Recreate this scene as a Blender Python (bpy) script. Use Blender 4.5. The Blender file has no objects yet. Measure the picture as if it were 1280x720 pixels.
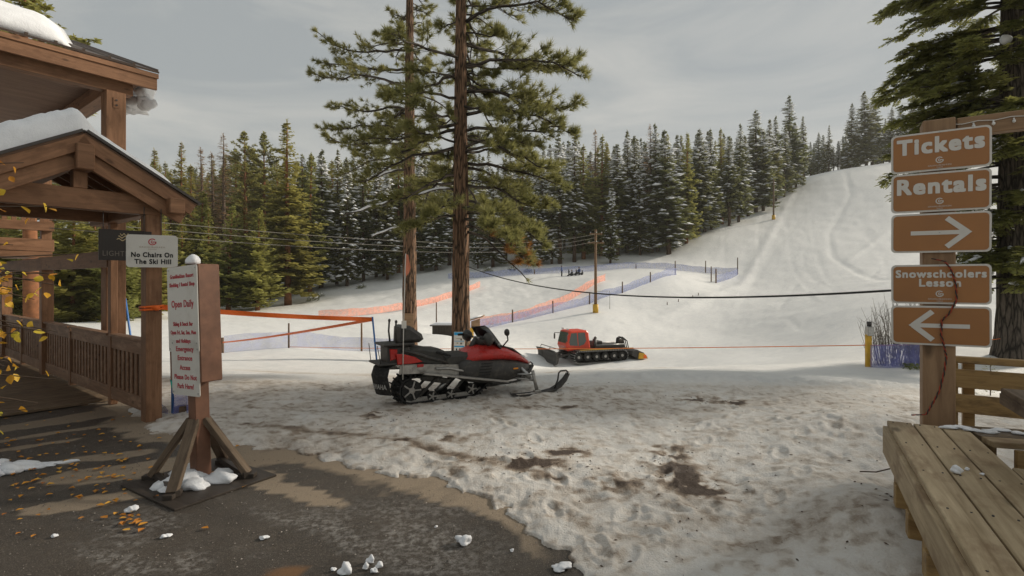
import bpy, bmesh, math, random
import numpy as np
from mathutils import Vector, Matrix, Euler
random.seed(7); RNG = np.random.default_rng(11)
sc = bpy.context.scene
R = math.radians
# ------------------------------------------------------------------ camera, sky, sun, exposure
HZ, F = 352.0, 650.0                       # horizon row and focal length of the photograph, in its own pixels
cam_d = bpy.data.cameras.new('camera'); cam = bpy.data.objects.new('camera', cam_d); sc.collection.objects.link(cam)
cam.location = (0, 0, 2.0); cam.rotation_euler = (R(90), 0, 0)
cam_d.sensor_width = 36; cam_d.lens = 36*F/1280; cam_d.shift_y = -(360-HZ)/1280
cam_d.clip_start = .05; cam_d.clip_end = 4000
sc.camera = cam
SUN_AZ, SUN_EL = R(68), R(25)              # compass angle from +Y towards +X: off to the right, a little ahead
world = bpy.data.worlds.new("World"); sc.world = world; world.use_nodes = True
wt = world.node_tree; wn = wt.nodes; wl = wt.links
for n in list(wn): wn.remove(n)
sky = wn.new('ShaderNodeTexSky'); sky.sky_type = 'NISHITA'; sky.sun_disc = False
sky.sun_elevation = SUN_EL; sky.sun_rotation = SUN_AZ; sky.dust_density = 2.0
tcw = wn.new('ShaderNodeTexCoord'); mpw = wn.new('ShaderNodeMapping'); mpw.inputs['Scale'].default_value = (.8, 1.5, 4.2)
mpw.inputs['Rotation'].default_value = (0, R(8), R(25))
nzw = wn.new('ShaderNodeTexNoise'); nzw.inputs['Scale'].default_value = 2.1; nzw.inputs['Detail'].default_value = 7; nzw.inputs['Roughness'].default_value = .58
nzw.inputs['Distortion'].default_value = .6
rpw = wn.new('ShaderNodeValToRGB'); rpw.color_ramp.elements[0].position = .38; rpw.color_ramp.elements[1].position = .64
CL = 9.6                                   # cloud brightness on the scale of the physical sky
rpw.color_ramp.elements[0].color = (.318, .335, .334, 1); rpw.color_ramp.elements[1].color = (.458, .452, .420, 1)
scw = wn.new('ShaderNodeVectorMath'); scw.operation = 'SCALE'; scw.inputs['Scale'].default_value = CL
mxw = wn.new('ShaderNodeMix'); mxw.data_type = 'RGBA'; mxw.inputs[0].default_value = .9
bgw = wn.new('ShaderNodeBackground'); bgw.inputs['Strength'].default_value = .1
ow = wn.new('ShaderNodeOutputWorld')
wl.new(tcw.outputs['Generated'], mpw.inputs[0]); wl.new(mpw.outputs[0], nzw.inputs['Vector']); wl.new(nzw.outputs['Fac'], rpw.inputs[0])
wl.new(rpw.outputs[0], scw.inputs[0]); wl.new(sky.outputs[0], mxw.inputs[6]); wl.new(scw.outputs[0], mxw.inputs[7])
wl.new(mxw.outputs[2], bgw.inputs[0]); wl.new(bgw.outputs[0], ow.inputs[0])
sun_d = bpy.data.lights.new('sun', 'SUN'); sun_d.energy = 3.5; sun_d.angle = R(6); sun_d.color = (1.0, .9, .76)
sun = bpy.data.objects.new('sun', sun_d); sc.collection.objects.link(sun)
sdir = Vector((math.sin(SUN_AZ)*math.cos(SUN_EL), math.cos(SUN_AZ)*math.cos(SUN_EL), math.sin(SUN_EL)))
sun.rotation_euler = sdir.to_track_quat('Z', 'Y').to_euler()
sc.view_settings.view_transform = 'Standard'; sc.view_settings.look = 'None'
sc.view_settings.exposure = 0.34; sc.view_settings.gamma = 1.0; sc.view_settings.use_curve_mapping = False
sc.cycles.max_bounces = 8; sc.cycles.diffuse_bounces = 6; sc.cycles.transparent_max_bounces = 12; sc.cycles.use_denoising = True

# ------------------------------------------------------------------ helpers
def P(px, py, r):                           # a measured pixel of the photograph and its metres per pixel -> a point in the place
    return Vector(((px-640)*r, F*r, 2+(HZ-py)*r))
def tag(o, label=None, cat=None, group=None, kind=None):
    if label: o['label'] = label
    if cat: o['category'] = cat
    if group: o['group'] = group
    if kind: o['kind'] = kind
    return o
def thing(name, label, cat, loc=(0,0,0), rz=0, group=None, parent=None):
    o = bpy.data.objects.new(name, None); sc.collection.objects.link(o); o.empty_display_size = .2
    o.location = loc; o.rotation_euler = (0,0,rz)
    return tag(o, label, cat, group)
def inst(name, mesh, parent=None, loc=(0,0,0), rot=(0,0,0), scale=(1,1,1)):
    o = bpy.data.objects.new(name, mesh); sc.collection.objects.link(o)
    if parent: o.parent = parent
    o.location = loc; o.rotation_euler = rot; o.scale = scale
    return o
def copy_tree(o, parent=None):
    c = o.copy(); sc.collection.objects.link(c)
    if parent: c.parent = parent
    for ch in list(o.children): copy_tree(ch, c)
    return c
def frame(d, up=Vector((0,0,1))):
    x = Vector(d).normalized(); up = Vector(up)
    if abs(x.dot(up)) > .98: up = Vector((0,1,0))
    y = up.cross(x).normalized(); z = x.cross(y)
    return x, y, z
class MB:
    def __init__(s): s.v = []; s.g = []; s.f = []; s.sm = []; s.mi = []; s.cur = 0
    def add(s, vs, fs, gs=None, smooth=False):
        b = len(s.v); s.v.extend([tuple(v) for v in vs])
        s.g.extend([tuple(g) for g in (gs if gs is not None else vs)])
        s.f.extend([tuple(b+i for i in f) for f in fs]); s.sm.extend([smooth]*len(fs)); s.mi.extend([s.cur]*len(fs))
        return s
    def box(s, c, size, rot=None, bev=0, off=None):
        c = Vector(c); hx, hy, hz = size[0]/2, size[1]/2, size[2]/2
        M = rot if rot is not None else Matrix.Identity(3)
        off = Vector((random.random()*20, random.random()*20, random.random()*20)) if off is None else Vector(off)
        if bev <= 0:
            l = [Vector((x*hx, y*hy, z*hz)) for x in (-1,1) for y in (-1,1) for z in (-1,1)]
            fs = [(0,1,3,2),(4,6,7,5),(0,4,5,1),(2,3,7,6),(0,2,6,4),(1,5,7,3)]
        else:
            b = min(bev, hx*.9, hy*.9, hz*.9); l = []; idx = {}
            for x in (-1,1):
                for y in (-1,1):
                    for z in (-1,1):
                        for a in range(3):
                            p = [x*hx, y*hy, z*hz]
                            for k in range(3):
                                if k != a: p[k] -= (x,y,z)[k]*b
                            idx[(x,y,z,a)] = len(l); l.append(Vector(p))
            fs = []
            for a in range(3):
                o1, o2 = (a+1)%3, (a+2)%3
                for sg in (-1,1):
                    q = []
                    for (u,w) in ((-1,-1),(1,-1),(1,1),(-1,1)):
                        k = [0,0,0]; k[a] = sg; k[o1] = u; k[o2] = w; q.append(idx[(k[0],k[1],k[2],a)])
                    fs.append(q if sg > 0 else q[::-1])
                for u in (-1,1):
                    for w in (-1,1):
                        k0 = [0,0,0]; k0[a] = -1; k0[o1] = u; k0[o2] = w; k1 = k0[:]; k1[a] = 1
                        q = [idx[(*k0,o1)], idx[(*k1,o1)], idx[(*k1,o2)], idx[(*k0,o2)]]
                        fs.append(q if u*w < 0 else q[::-1])
            for x in (-1,1):
                for y in (-1,1):
                    for z in (-1,1):
                        q = [idx[(x,y,z,k)] for k in range(3)]
                        fs.append(q if x*y*z > 0 else q[::-1])
        s.add([M @ p + c for p in l], fs, [p+off for p in l]); return s
    def beam(s, p0, p1, w, h, up=(0,0,1), bev=0, ext=0):     # box from p0 to p1; w sideways, h along up; grain along its length
        p0, p1 = Vector(p0), Vector(p1); x, y, z = frame(p1-p0, up)
        M = Matrix((x, y, z)).transposed()
        return s.box((p0+p1)/2, ((p1-p0).length+2*ext, w, h), M, bev)
    def tube(s, pts, rad, n=8, cap=True, smooth=True):
        pts = [Vector(p) for p in pts]; m = len(pts)
        rad = [rad]*m if isinstance(rad, (int, float)) else rad
        vs, gs, fs = [], [], []; L = 0; up = None; o = random.random()*20
        for i, p in enumerate(pts):
            d = pts[min(i+1,m-1)] - pts[max(i-1,0)]
            if d.length < 1e-9: d = Vector((0,0,1))
            d.normalize()
            if up is None: up = Vector((0,0,1)) if abs(d.z) < .9 else Vector((1,0,0))
            a = (up - d*up.dot(d)).normalized(); up = a; b = d.cross(a)
            if i: L += (p-pts[i-1]).length
            for k in range(n):
                t = 2*math.pi*k/n; q = (a*math.cos(t)+b*math.sin(t))*rad[i]
                vs.append(p+q); gs.append((L+o, math.cos(t)*rad[i], math.sin(t)*rad[i]))
        for i in range(m-1):
            for k in range(n):
                k2 = (k+1)%n; fs.append((i*n+k, i*n+k2, (i+1)*n+k2, (i+1)*n+k))
        s.add(vs, fs, gs, smooth)
        if cap and n > 2:
            b = len(s.v)-len(vs)
            s.f.append(tuple(b+k for k in range(n))[::-1]); s.f.append(tuple(b+(m-1)*n+k for k in range(n))); s.sm += [False]*2; s.mi += [s.cur]*2
        return s
    def prism(s, poly, t, M=None, center=True, bev=0):       # polygon in local x,z extruded along local y by t
        n = len(poly); M = M or Matrix.Identity(4); y0 = -t/2 if center else 0
        area = sum(poly[i][0]*poly[(i+1)%n][1]-poly[(i+1)%n][0]*poly[i][1] for i in range(n))
        if area < 0: poly = poly[::-1]
        rings = [(y0, 0), (y0+t, 0)] if bev <= 0 else [(y0, bev), (y0+bev, 0), (y0+t-bev, 0), (y0+t, bev)]
        def inset(d):
            if d == 0: return poly
            out = []
            for i in range(n):
                a, b, c = Vector(poly[i-1]), Vector(poly[i]), Vector(poly[(i+1)%n])
                e1, e2 = (b-a).normalized(), (c-b).normalized()
                n1, n2 = Vector((-e1.y, e1.x)), Vector((-e2.y, e2.x)); nn = n1+n2
                nn = nn/max(.35, nn.dot(n1)) if nn.length > 1e-6 else n1
                out.append(tuple(b+nn*d))
            return out
        l = []
        for (y, d) in rings: l += [Vector((q[0], y, q[1])) for q in inset(d)]
        fs = [tuple(range(n)), tuple(range((len(rings)-1)*n, len(rings)*n))[::-1]]
        for r in range(len(rings)-1):
            fs += [(r*n+i, (r+1)*n+i, (r+1)*n+(i+1)%n, r*n+(i+1)%n) for i in range(n)]
        s.add([M @ p for p in l], fs, l); return s
    def loft(s, secs, cap=True, smooth=True):                # list of rings of equal length
        n = len(secs[0]); vs = [Vector(p) for r in secs for p in r]
        fs = [(i*n+k, i*n+(k+1)%n, (i+1)*n+(k+1)%n, (i+1)*n+k) for i in range(len(secs)-1) for k in range(n)]
        if cap: fs += [tuple(range(n))[::-1], tuple(range((len(secs)-1)*n, len(secs)*n))]
        s.add(vs, fs, None, smooth); return s
    def blob(s, c, size, amp=.25, sub=2, seed=0, flat=None):
        bm = bmesh.new(); bmesh.ops.create_icosphere(bm, subdivisions=sub, radius=1)
        rr = random.Random(seed); ph = [rr.random()*6 for _ in range(9)]
        vs = []
        for v in bm.verts:
            p = v.co; k = 1+amp*(math.sin(p.x*3.1+ph[0])*math.sin(p.y*2.7+ph[1])+.6*math.sin(p.z*4.3+ph[2]+p.x*3)+.5*math.sin(p.y*7+ph[3])*math.sin(p.x*6+ph[4]))
            q = Vector((p.x*size[0]*k, p.y*size[1]*k, p.z*size[2]*k))
            if flat is not None: q.z = max(q.z, flat)
            vs.append(q+Vector(c))
        s.add(vs, [[v.index for v in f.verts] for f in bm.faces], None, True); bm.free(); return s
    def mesh(s, name, mats):
        me = bpy.data.meshes.new(name); me.from_pydata(s.v, [], s.f); me.validate(); me.update()
        if len(me.polygons) == len(s.sm): me.polygons.foreach_set('use_smooth', s.sm)
        at = me.attributes.new('g', 'FLOAT_VECTOR', 'POINT'); at.data.foreach_set('vector', np.array(s.g, dtype=np.float32).ravel())
        mats = mats if isinstance(mats, (list, tuple)) else [mats]
        for m in mats: me.materials.append(m)
        if len(mats) > 1 and len(me.polygons) == len(s.mi): me.polygons.foreach_set('material_index', s.mi)
        return me
    def build(s, name, mats, parent=None, label=None, kind=None, loc=(0,0,0), rot=(0,0,0)):
        o = inst(name, s.mesh(name, mats), parent, loc, rot)
        if label: o['label'] = label
        if kind: o['kind'] = kind
        return o
def lerp(a, b, t): return a+(b-a)*t
def catenary(a, b, sag, n=24):
    a, b = Vector(a), Vector(b)
    return [a.lerp(b, t/n) - Vector((0,0,sag*4*(t/n)*(1-t/n))) for t in range(n+1)]
# --- numpy value noise
def _h(ix, iy, sd):
    n = (ix.astype(np.int64)*374761393 + iy.astype(np.int64)*668265263 + sd*1442695041) & 0xffffffff
    n = ((n ^ (n >> 13))*1274126177) & 0xffffffff
    return ((n ^ (n >> 16)) & 0xffff)/65535.0
def vnoise(x, y, sd=0):
    ix, iy = np.floor(x), np.floor(y); fx, fy = x-ix, y-iy
    fx, fy = fx*fx*fx*(fx*(fx*6-15)+10), fy*fy*fy*(fy*(fy*6-15)+10)
    a, b, c, d = _h(ix,iy,sd), _h(ix+1,iy,sd), _h(ix,iy+1,sd), _h(ix+1,iy+1,sd)
    return (a*(1-fx)+b*fx)*(1-fy)+(c*(1-fx)+d*fx)*fy
def fbm(x, y, oct=4, sd=0, gain=.5):
    s = 0; a = 1; t = 0
    for o in range(oct):
        c, q = math.cos(o*1.1+.4), math.sin(o*1.1+.4)
        s = s+a*vnoise((x*c-y*q)*2**o+17.3*o, (x*q+y*c)*2**o+5.1*o, sd+o); t += a; a *= gain
    return s/t
def sstep(a, b, x): t = np.clip((x-a)/(b-a), 0, 1); return t*t*(3-2*t)
# ------------------------------------------------------------------ materials
class NT:
    def __init__(s, name):
        s.m = bpy.data.materials.new(name); s.m.use_nodes = True; s.t = s.m.node_tree; s.n = s.t.nodes
        s.b = s.n['Principled BSDF']; s.out = s.n['Material Output']
    def new(s, t, **kw):
        n = s.n.new(t)
        for k, v in kw.items():
            if k.startswith('i_'): n.inputs[k[2:].replace('_', ' ')].default_value = v
            else: setattr(n, k, v)
        return n
    def link(s, a, b): s.t.links.new(a, b)
    def coord(s, attr='g', rnd=True, scale=(1,1,1)):
        a = s.new('ShaderNodeAttribute', attribute_name=attr); v = a.outputs['Vector']
        if rnd:
            oi = s.new('ShaderNodeObjectInfo'); mu = s.new('ShaderNodeMath', operation='MULTIPLY'); mu.inputs[1].default_value = 37
            s.link(oi.outputs['Random'], mu.inputs[0]); ad = s.new('ShaderNodeVectorMath', operation='ADD')
            s.link(v, ad.inputs[0]); s.link(mu.outputs[0], ad.inputs[1]); v = ad.outputs[0]
        mp = s.new('ShaderNodeMapping'); mp.inputs['Scale'].default_value = scale; s.link(v, mp.inputs[0]); return mp.outputs[0]
    def noise(s, vec, scale, detail=5, rough=.55, dist=0):
        n = s.new('ShaderNodeTexNoise'); n.inputs['Scale'].default_value = scale; n.inputs['Detail'].default_value = detail
        n.inputs['Roughness'].default_value = rough; n.inputs['Distortion'].default_value = dist
        if vec is not None: s.link(vec, n.inputs['Vector'])
        return n.outputs['Fac']
    def ramp(s, fac, stops):
        r = s.new('ShaderNodeValToRGB'); e = r.color_ramp.elements
        while len(e) < len(stops): e.new(.5)
        for el, (p, c) in zip(e, stops):
            el.position = p; el.color = (c[0], c[1], c[2], 1) if not isinstance(c, (int, float)) else (c, c, c, 1)
        s.link(fac, r.inputs[0]); return r.outputs[0]
    def mix(s, fac, a, b, mode='MIX'):
        m = s.new('ShaderNodeMix', data_type='RGBA', blend_type=mode)
        for k, val in ((0, fac), (6, a), (7, b)):
            sock = m.inputs[k]
            if isinstance(val, (int, float)): sock.default_value = val if k == 0 else (val, val, val, 1)
            elif isinstance(val, tuple): sock.default_value = (*val, 1)
            else: s.link(val, sock)
        return m.outputs[2]
    def bump(s, h, strength=.3, dist=.02):
        b = s.new('ShaderNodeBump'); b.inputs['Strength'].default_value = strength; b.inputs['Distance'].default_value = dist
        s.link(h, b.inputs['Height']); s.link(b.outputs[0], s.b.inputs['Normal']); return b
    def set(s, col=None, rough=None, metal=0, spec=.3):
        if col is not None:
            if isinstance(col, tuple): s.b.inputs['Base Color'].default_value = (*col, 1)
            else: s.link(col, s.b.inputs['Base Color'])
        if rough is not None:
            if isinstance(rough, (int, float)): s.b.inputs['Roughness'].default_value = rough
            else: s.link(rough, s.b.inputs['Roughness'])
        s.b.inputs['Metallic'].default_value = metal; s.b.inputs['Specular IOR Level'].default_value = spec
        return s.m
def mul(c, k): return tuple(min(1, x*k) for x in c)
def plain(name, c, rough=.5, metal=0, spec=.4, var=.25, scale=6, dirt=None, bump=0, bscale=60):
    t = NT(name); v = t.coord(); n = t.noise(v, scale, 6)
    col = t.ramp(n, [(.3, mul(c, 1-var)), (.7, mul(c, 1+var*.6))])
    if dirt:
        n2 = t.noise(v, scale*1.7, 8, .65); col = t.mix(t.ramp(n2, [(.5, 0.0), (.75, .7)]), col, dirt)
    if bump: t.bump(t.noise(v, bscale, 4), bump, .01)
    return t.set(col, t.ramp(n, [(.2, max(0, rough-.08)), (.8, min(1, rough+.12))]), metal, spec)
def wood(name, c1, c2, rough=.65, knots=True, worn=None, gs=1.0, spec=.25, bump=.35):
    t = NT(name); v = t.coord(scale=(.9*gs, 14*gs, 14*gs)); v2 = t.coord(scale=(1.3*gs, 3*gs, 3*gs))
    g = t.noise(v, 1.6, 7, .6, 1.2); l = t.noise(v2, 1.1, 4)
    col = t.ramp(g, [(.28, c1), (.5, tuple(lerp(a, b, .55) for a, b in zip(c1, c2))), (.74, c2)])
    col = t.mix(t.ramp(l, [(.3, 0.0), (.75, .55)]), col, mul(c1, .8))
    oi = t.new('ShaderNodeObjectInfo'); col = t.mix(.5, col, t.ramp(oi.outputs['Random'], [(0, .75), (1, 1.0)]), 'MULTIPLY')
    if knots:
        vo = t.new('ShaderNodeTexVoronoi'); vo.inputs['Scale'].default_value = 1.0; kv = t.coord(scale=(2.2*gs, 5*gs, 5*gs)); t.link(kv, vo.inputs['Vector'])
        col = t.mix(t.ramp(vo.outputs['Distance'], [(.06, .8), (.16, 0.0)]), col, mul(c1, .35))
    if worn:
        w = t.noise(v2, 2.4, 8, .65); col = t.mix(t.ramp(w, [(.5, 0.0), (.66, .85)]), col, worn)
    t.bump(g, bump, .006)
    return t.set(col, rough, 0, spec)
def needle(name, c1, c2, c3=None, tip=None):
    t = NT(name); v = t.coord(rnd=True); n = t.noise(v, .8, 4); n2 = t.noise(v, 7, 3)
    col = t.ramp(n, [(.32, c1), (.68, c2)]); col = t.mix(t.ramp(n2, [(.35, 0.0), (.7, .6)]), col, c3 or mul(c2, 1.3))
    oi = t.new('ShaderNodeObjectInfo'); col = t.mix(.6, col, t.ramp(oi.outputs['Random'], [(0, (.72, .8, .8)), (.5, (1, 1, 1)), (1, (1.0, .86, .6))]), 'MULTIPLY')
    t.set(col, .6, 0, .25)
    tr = t.new('ShaderNodeBsdfTranslucent'); t.link(t.mix(1.0, col, (1.5, 1.5, 1.3), 'MULTIPLY'), tr.inputs[0]); ms = t.new('ShaderNodeMixShader'); ms.inputs[0].default_value = .5
    t.link(t.b.outputs[0], ms.inputs[1]); t.link(tr.outputs[0], ms.inputs[2]); t.link(ms.outputs[0], t.out.inputs[0])
    return t.m
M = {}
BR1, BR2 = (.175, .088, .046), (.335, .180, .100)
M['brown'] = wood('stained_brown_wood', BR1, BR2, .6, knots=True, worn=(.14, .07, .037))
M['soffit'] = wood('soffit_board_wood', (.15, .09, .062), (.28, .18, .125), .7, knots=False)
M['rail'] = wood('redwood_rail', (.17, .094, .054), (.33, .188, .112), .6, worn=(.34, .21, .135))
M['deck'] = wood('weathered_deck_wood', (.13, .09, .056), (.28, .20, .13), .75, worn=(.09, .064, .042))
M['cedar'] = wood('cedar_post_wood', (.21, .125, .07), (.40, .265, .155), .6, gs=.7)
M['bench'] = wood('bench_plank_wood', (.28, .205, .115), (.60, .48, .315), .6, worn=(.20, .13, .07), gs=.75)
M['rail2'] = wood('honey_rail_wood', (.26, .16, .062), (.48, .325, .145), .55, worn=(.13, .08, .04))
M['wetwood'] = wood('wet_plank_wood', (.08, .056, .035), (.19, .135, .085), .3, worn=(.30, .23, .155), spec=.5)
M['old'] = wood('weathered_brace_wood', (.09, .062, .042), (.24, .18, .125), .75, worn=(.06, .038, .026))
M['ply'] = wood('wet_plywood', (.035, .028, .023), (.085, .068, .055), .5, knots=False, gs=.5)
M['signbrown'] = plain('brown_board_paint', (.18, .085, .05), .5, var=.3, dirt=(.10, .05, .032))
M['pole'] = wood('utility_pole_wood', (.13, .075, .04), (.27, .17, .095), .8, knots=False)
M['stake'] = wood('stake_wood', (.09, .06, .04), (.2, .13, .085), .8, knots=False)
M['grayhut'] = wood('grey_shed_wood', (.06, .05, .04), (.12, .1, .082), .8, knots=False)
M['metalroof'] = plain('brown_metal_roof', (.10, .072, .058), .45, .2, .4, .3, 3)
M['flash'] = plain('dark_metal_edge', (.07, .062, .058), .4, .5, .4)
M['signface'] = plain('brown_sign_sheet', (.33, .145, .045), .38, 0, .45, .12, 2.5)
M['signwhite'] = plain('white_reflective_sheet', (.60, .58, .54), .4, 0, .4, .06, 5)
M['plate'] = plain('white_sign_plate', (.66, .64, .59), .4, 0, .4, .07, 3, dirt=(.52, .49, .43))
M['red_ink'] = plain('red_lettering', (.46, .035, .05), .5, var=.15)
M['black_ink'] = plain('black_lettering', (.015, .014, .014), .5, var=.1)
M['faint_ink'] = plain('pale_brown_lettering', (.36, .27, .19), .5, var=.1)
M['dim_ink'] = plain('dim_grey_lettering', (.15, .128, .105), .5, var=.1)
M['dark_sign'] = plain('dark_brown_sign', (.022, .016, .013), .4, var=.2)
M['gold_ink'] = plain('gold_emblem', (.42, .33, .18), .45, var=.1)
M['steel'] = plain('galvanised_steel', (.42, .42, .41), .35, .9, .5, .2, 20)
M['alu'] = plain('worn_aluminium', (.40, .385, .36), .4, .7, .5, .25, 12, dirt=(.12, .10, .085))
M['blackplastic'] = plain('black_plastic', (.040, .037, .034), .5, 0, .45, .25, 9, dirt=(.12, .105, .085))
M['vinyl'] = plain('black_seat_vinyl', (.042, .040, .036), .5, 0, .4, .25, 8, dirt=(.10, .092, .078), bump=.15, bscale=180)
M['rubber'] = plain('black_rubber', (.018, .018, .018), .75, 0, .3, .3, 14, dirt=(.10, .09, .08))
M['redpaint'] = plain('red_gloss_plastic', (.48, .028, .022), .25, 0, .5, .18, 4, dirt=(.25, .03, .025))
M['redlens'] = plain('red_lamp_lens', (.45, .02, .018), .15, 0, .6)
M['amber'] = plain('amber_lens', (.8, .28, .02), .2, 0, .6)
M['groomred'] = plain('groomer_red_paint', (.62, .05, .018), .35, 0, .5, .12, 2)
M['yellow'] = plain('yellow_paint', (.62, .36, .03), .5, 0, .4, .2, 5, dirt=(.35, .21, .05))
M['orange'] = plain('orange_tape', (.86, .16, .025), .5, 0, .3, .12, 6)
M['orangerope'] = plain('orange_rope', (.78, .22, .06), .7, 0, .3, .15, 6)
M['bluepole'] = plain('blue_plastic_pole', (.05, .16, .42), .4, 0, .4, .15, 6)
M['bluesign'] = plain('blue_sign_print', (.03, .33, .62), .4, 0, .4, .1, 5)
M['jacketblue'] = plain('blue_jacket_cloth', (.05, .08, .2), .8); M['darkcloth'] = plain('dark_ski_cloth', (.02, .02, .024), .85)
M['skin'] = plain('skin', (.5, .3, .22), .6); M['pinkcloth'] = plain('pink_jacket_cloth', (.5, .12, .16), .8)
M['tealcord'] = plain('teal_cord', (.02, .4, .32), .6)
M['cable'] = plain('black_cable', (.03, .028, .026), .6); M['wire'] = plain('grey_wire', (.16, .15, .13), .6)
M['wireend'] = plain('frosted_bulb', (.72, .72, .7), .25, 0, .5)
M['pennant'] = plain('faded_orange_cloth', (.72, .25, .15), .8, var=.2)
M['leaf'] = None
def glass(name, c):
    t = NT(name); t.set(c, .06, 0, .6); t.b.inputs['Transmission Weight'].default_value = .35; t.b.inputs['Coat Weight'].default_value = .3; return t.m
M['glass'] = glass('cab_glass', (.10, .13, .12))
M['lens'] = glass('clear_lamp_lens', (.6, .6, .58))
M['smoke'] = plain('smoked_windshield', (.014, .014, .016), .3, 0, .5)
def leafmat():
    t = NT('yellow_aspen_leaf'); oi = t.new('ShaderNodeObjectInfo'); n = t.noise(t.coord(), 30, 3)
    c = t.ramp(oi.outputs['Random'], [(0, (.62, .25, .03)), (.45, (.75, .43, .035)), (.8, (.8, .55, .06)), (1, (.55, .5, .06))])
    c = t.mix(t.ramp(n, [(.45, 0.0), (.8, .5)]), c, (.4, .17, .03)); t.set(c, .5, 0, .3)
    tr = t.new('ShaderNodeBsdfTranslucent'); t.link(c, tr.inputs[0]); ms = t.new('ShaderNodeMixShader'); ms.inputs[0].default_value = .35
    t.link(t.b.outputs[0], ms.inputs[1]); t.link(tr.outputs[0], ms.inputs[2]); t.link(ms.outputs[0], t.out.inputs[0]); return t.m
M['leaf'] = leafmat()
def littermat():
    t = NT('fallen_leaf_litter'); a = t.coord('g'); n = t.noise(a, 3.1, 1)
    c = t.ramp(n, [(.3, (.30, .10, .02)), (.5, (.55, .24, .03)), (.68, (.62, .36, .06))]); return t.set(c, .7)
M['litter'] = littermat()
def snowmat(name='clean_snow', c=(.80, .815, .84)):
    t = NT(name); v = t.coord(rnd=False); n = t.noise(v, 5, 6); f = t.noise(v, 38, 5, .65)
    col = t.ramp(n, [(.3, mul(c, .88)), (.65, c)]); t.bump(t.mix(.5, n, f), .5, .03)
    t.b.inputs['Subsurface Weight'].default_value = 0.0
    return t.set(col, .7, 0, .3)
M['snow'] = snowmat()
def netmat(name, c, alpha, sx=34, dark=None):
    t = NT(name); v = t.coord(rnd=False); n = t.noise(v, 2.5, 4)
    w1 = t.new('ShaderNodeTexWave', wave_type='BANDS', bands_direction='X'); w2 = t.new('ShaderNodeTexWave', wave_type='BANDS', bands_direction='Z')
    for w in (w1, w2): w.inputs['Scale'].default_value = sx; t.link(v, w.inputs['Vector'])
    mx = t.new('ShaderNodeMath', operation='MAXIMUM'); t.link(w1.outputs['Fac'], mx.inputs[0]); t.link(w2.outputs['Fac'], mx.inputs[1])
    a = t.ramp(mx.outputs[0], [(.78-alpha*.6, 0.0), (.9-alpha*.5, 1.0)])
    a2 = t.mix(1.0, a, t.ramp(n, [(.3, .6), (.6, 1.0)]), 'MULTIPLY')
    t.set(t.ramp(n, [(.3, mul(c, .85)), (.7, mul(c, 1.15))]), .7)
    t.link(a2, t.b.inputs['Alpha']); return t.m
M['orangenet'] = netmat('orange_safety_net', (.85, .34, .22), .48, 9)
M['bluenet'] = netmat('blue_safety_net', (.24, .28, .50), .30, 9)
M['redcord'] = plain('dark_red_cord', (.32, .045, .02), .7)
M['palenet'] = netmat('pale_blue_net', (.36, .40, .62), .16, 12)
M['bluemesh'] = netmat('blue_mesh_near', (.17, .19, .46), .30, 90)
def barkmat(name, c1, c2, c3):
    t = NT(name); v = t.coord(rnd=True, scale=(1.6, 9, 9)); vo = t.new('ShaderNodeTexVoronoi', feature='DISTANCE_TO_EDGE'); vo.inputs['Scale'].default_value = 1.6
    n = t.noise(v, 1.5, 6, .6, 1.0); ad = t.mix(.35, v, n); t.link(ad, vo.inputs['Vector']); n2 = t.noise(v, 5, 5)
    col = t.mix(t.ramp(vo.outputs['Distance'], [(.02, 0.0), (.16, 1.0)]), c1, t.ramp(n2, [(.3, c2), (.7, c3)]))
    h = t.mix(.5, t.ramp(vo.outputs['Distance'], [(0, 0.0), (.2, 1.0)]), n2); t.bump(h, .9, .04); return t.set(col, .85, 0, .2)
M['bark'] = barkmat('pine_bark', (.036, .025, .017), (.125, .074, .046), (.28, .17, .105))
M['bark2'] = barkmat('grey_fir_bark', (.03, .026, .022), (.085, .07, .058), (.15, .125, .1))
M['farbark'] = plain('far_trunk_bark', (.075, .045, .03), .9, 0, .2, .4, 3)
M['redbark'] = plain('rust_trunk_bark', (.22, .095, .045), .9, 0, .2, .35, 3)
M['deadtwig'] = plain('dead_twig', (.10, .07, .05), .9)
M['greytwig'] = plain('grey_twig', (.22, .19, .16), .9)
M['needle_dark'] = needle('dark_fir_needles', (.085, .098, .046), (.165, .172, .074), (.22, .215, .09))
M['needle_olive'] = needle('olive_fir_needles', (.19, .19, .068), (.29, .275, .092), (.35, .32, .12))
M['needle_bright'] = needle('bright_young_needles', (.22, .225, .07), (.32, .31, .10), (.38, .35, .13))
M['needle_dead'] = needle('dead_rust_needles', (.17, .105, .06), (.30, .19, .11), (.32, .22, .14))
M['needle_pine'] = needle('long_pine_needles', (.135, .142, .056), (.215, .21, .085), (.275, .255, .112))
M['needle_brown'] = needle('browned_pine_needles', (.16, .075, .03), (.26, .13, .05), (.3, .16, .06))
M['needle_green'] = needle('near_fir_needles', (.12, .145, .062), (.20, .22, .088), (.27, .275, .115))
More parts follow.
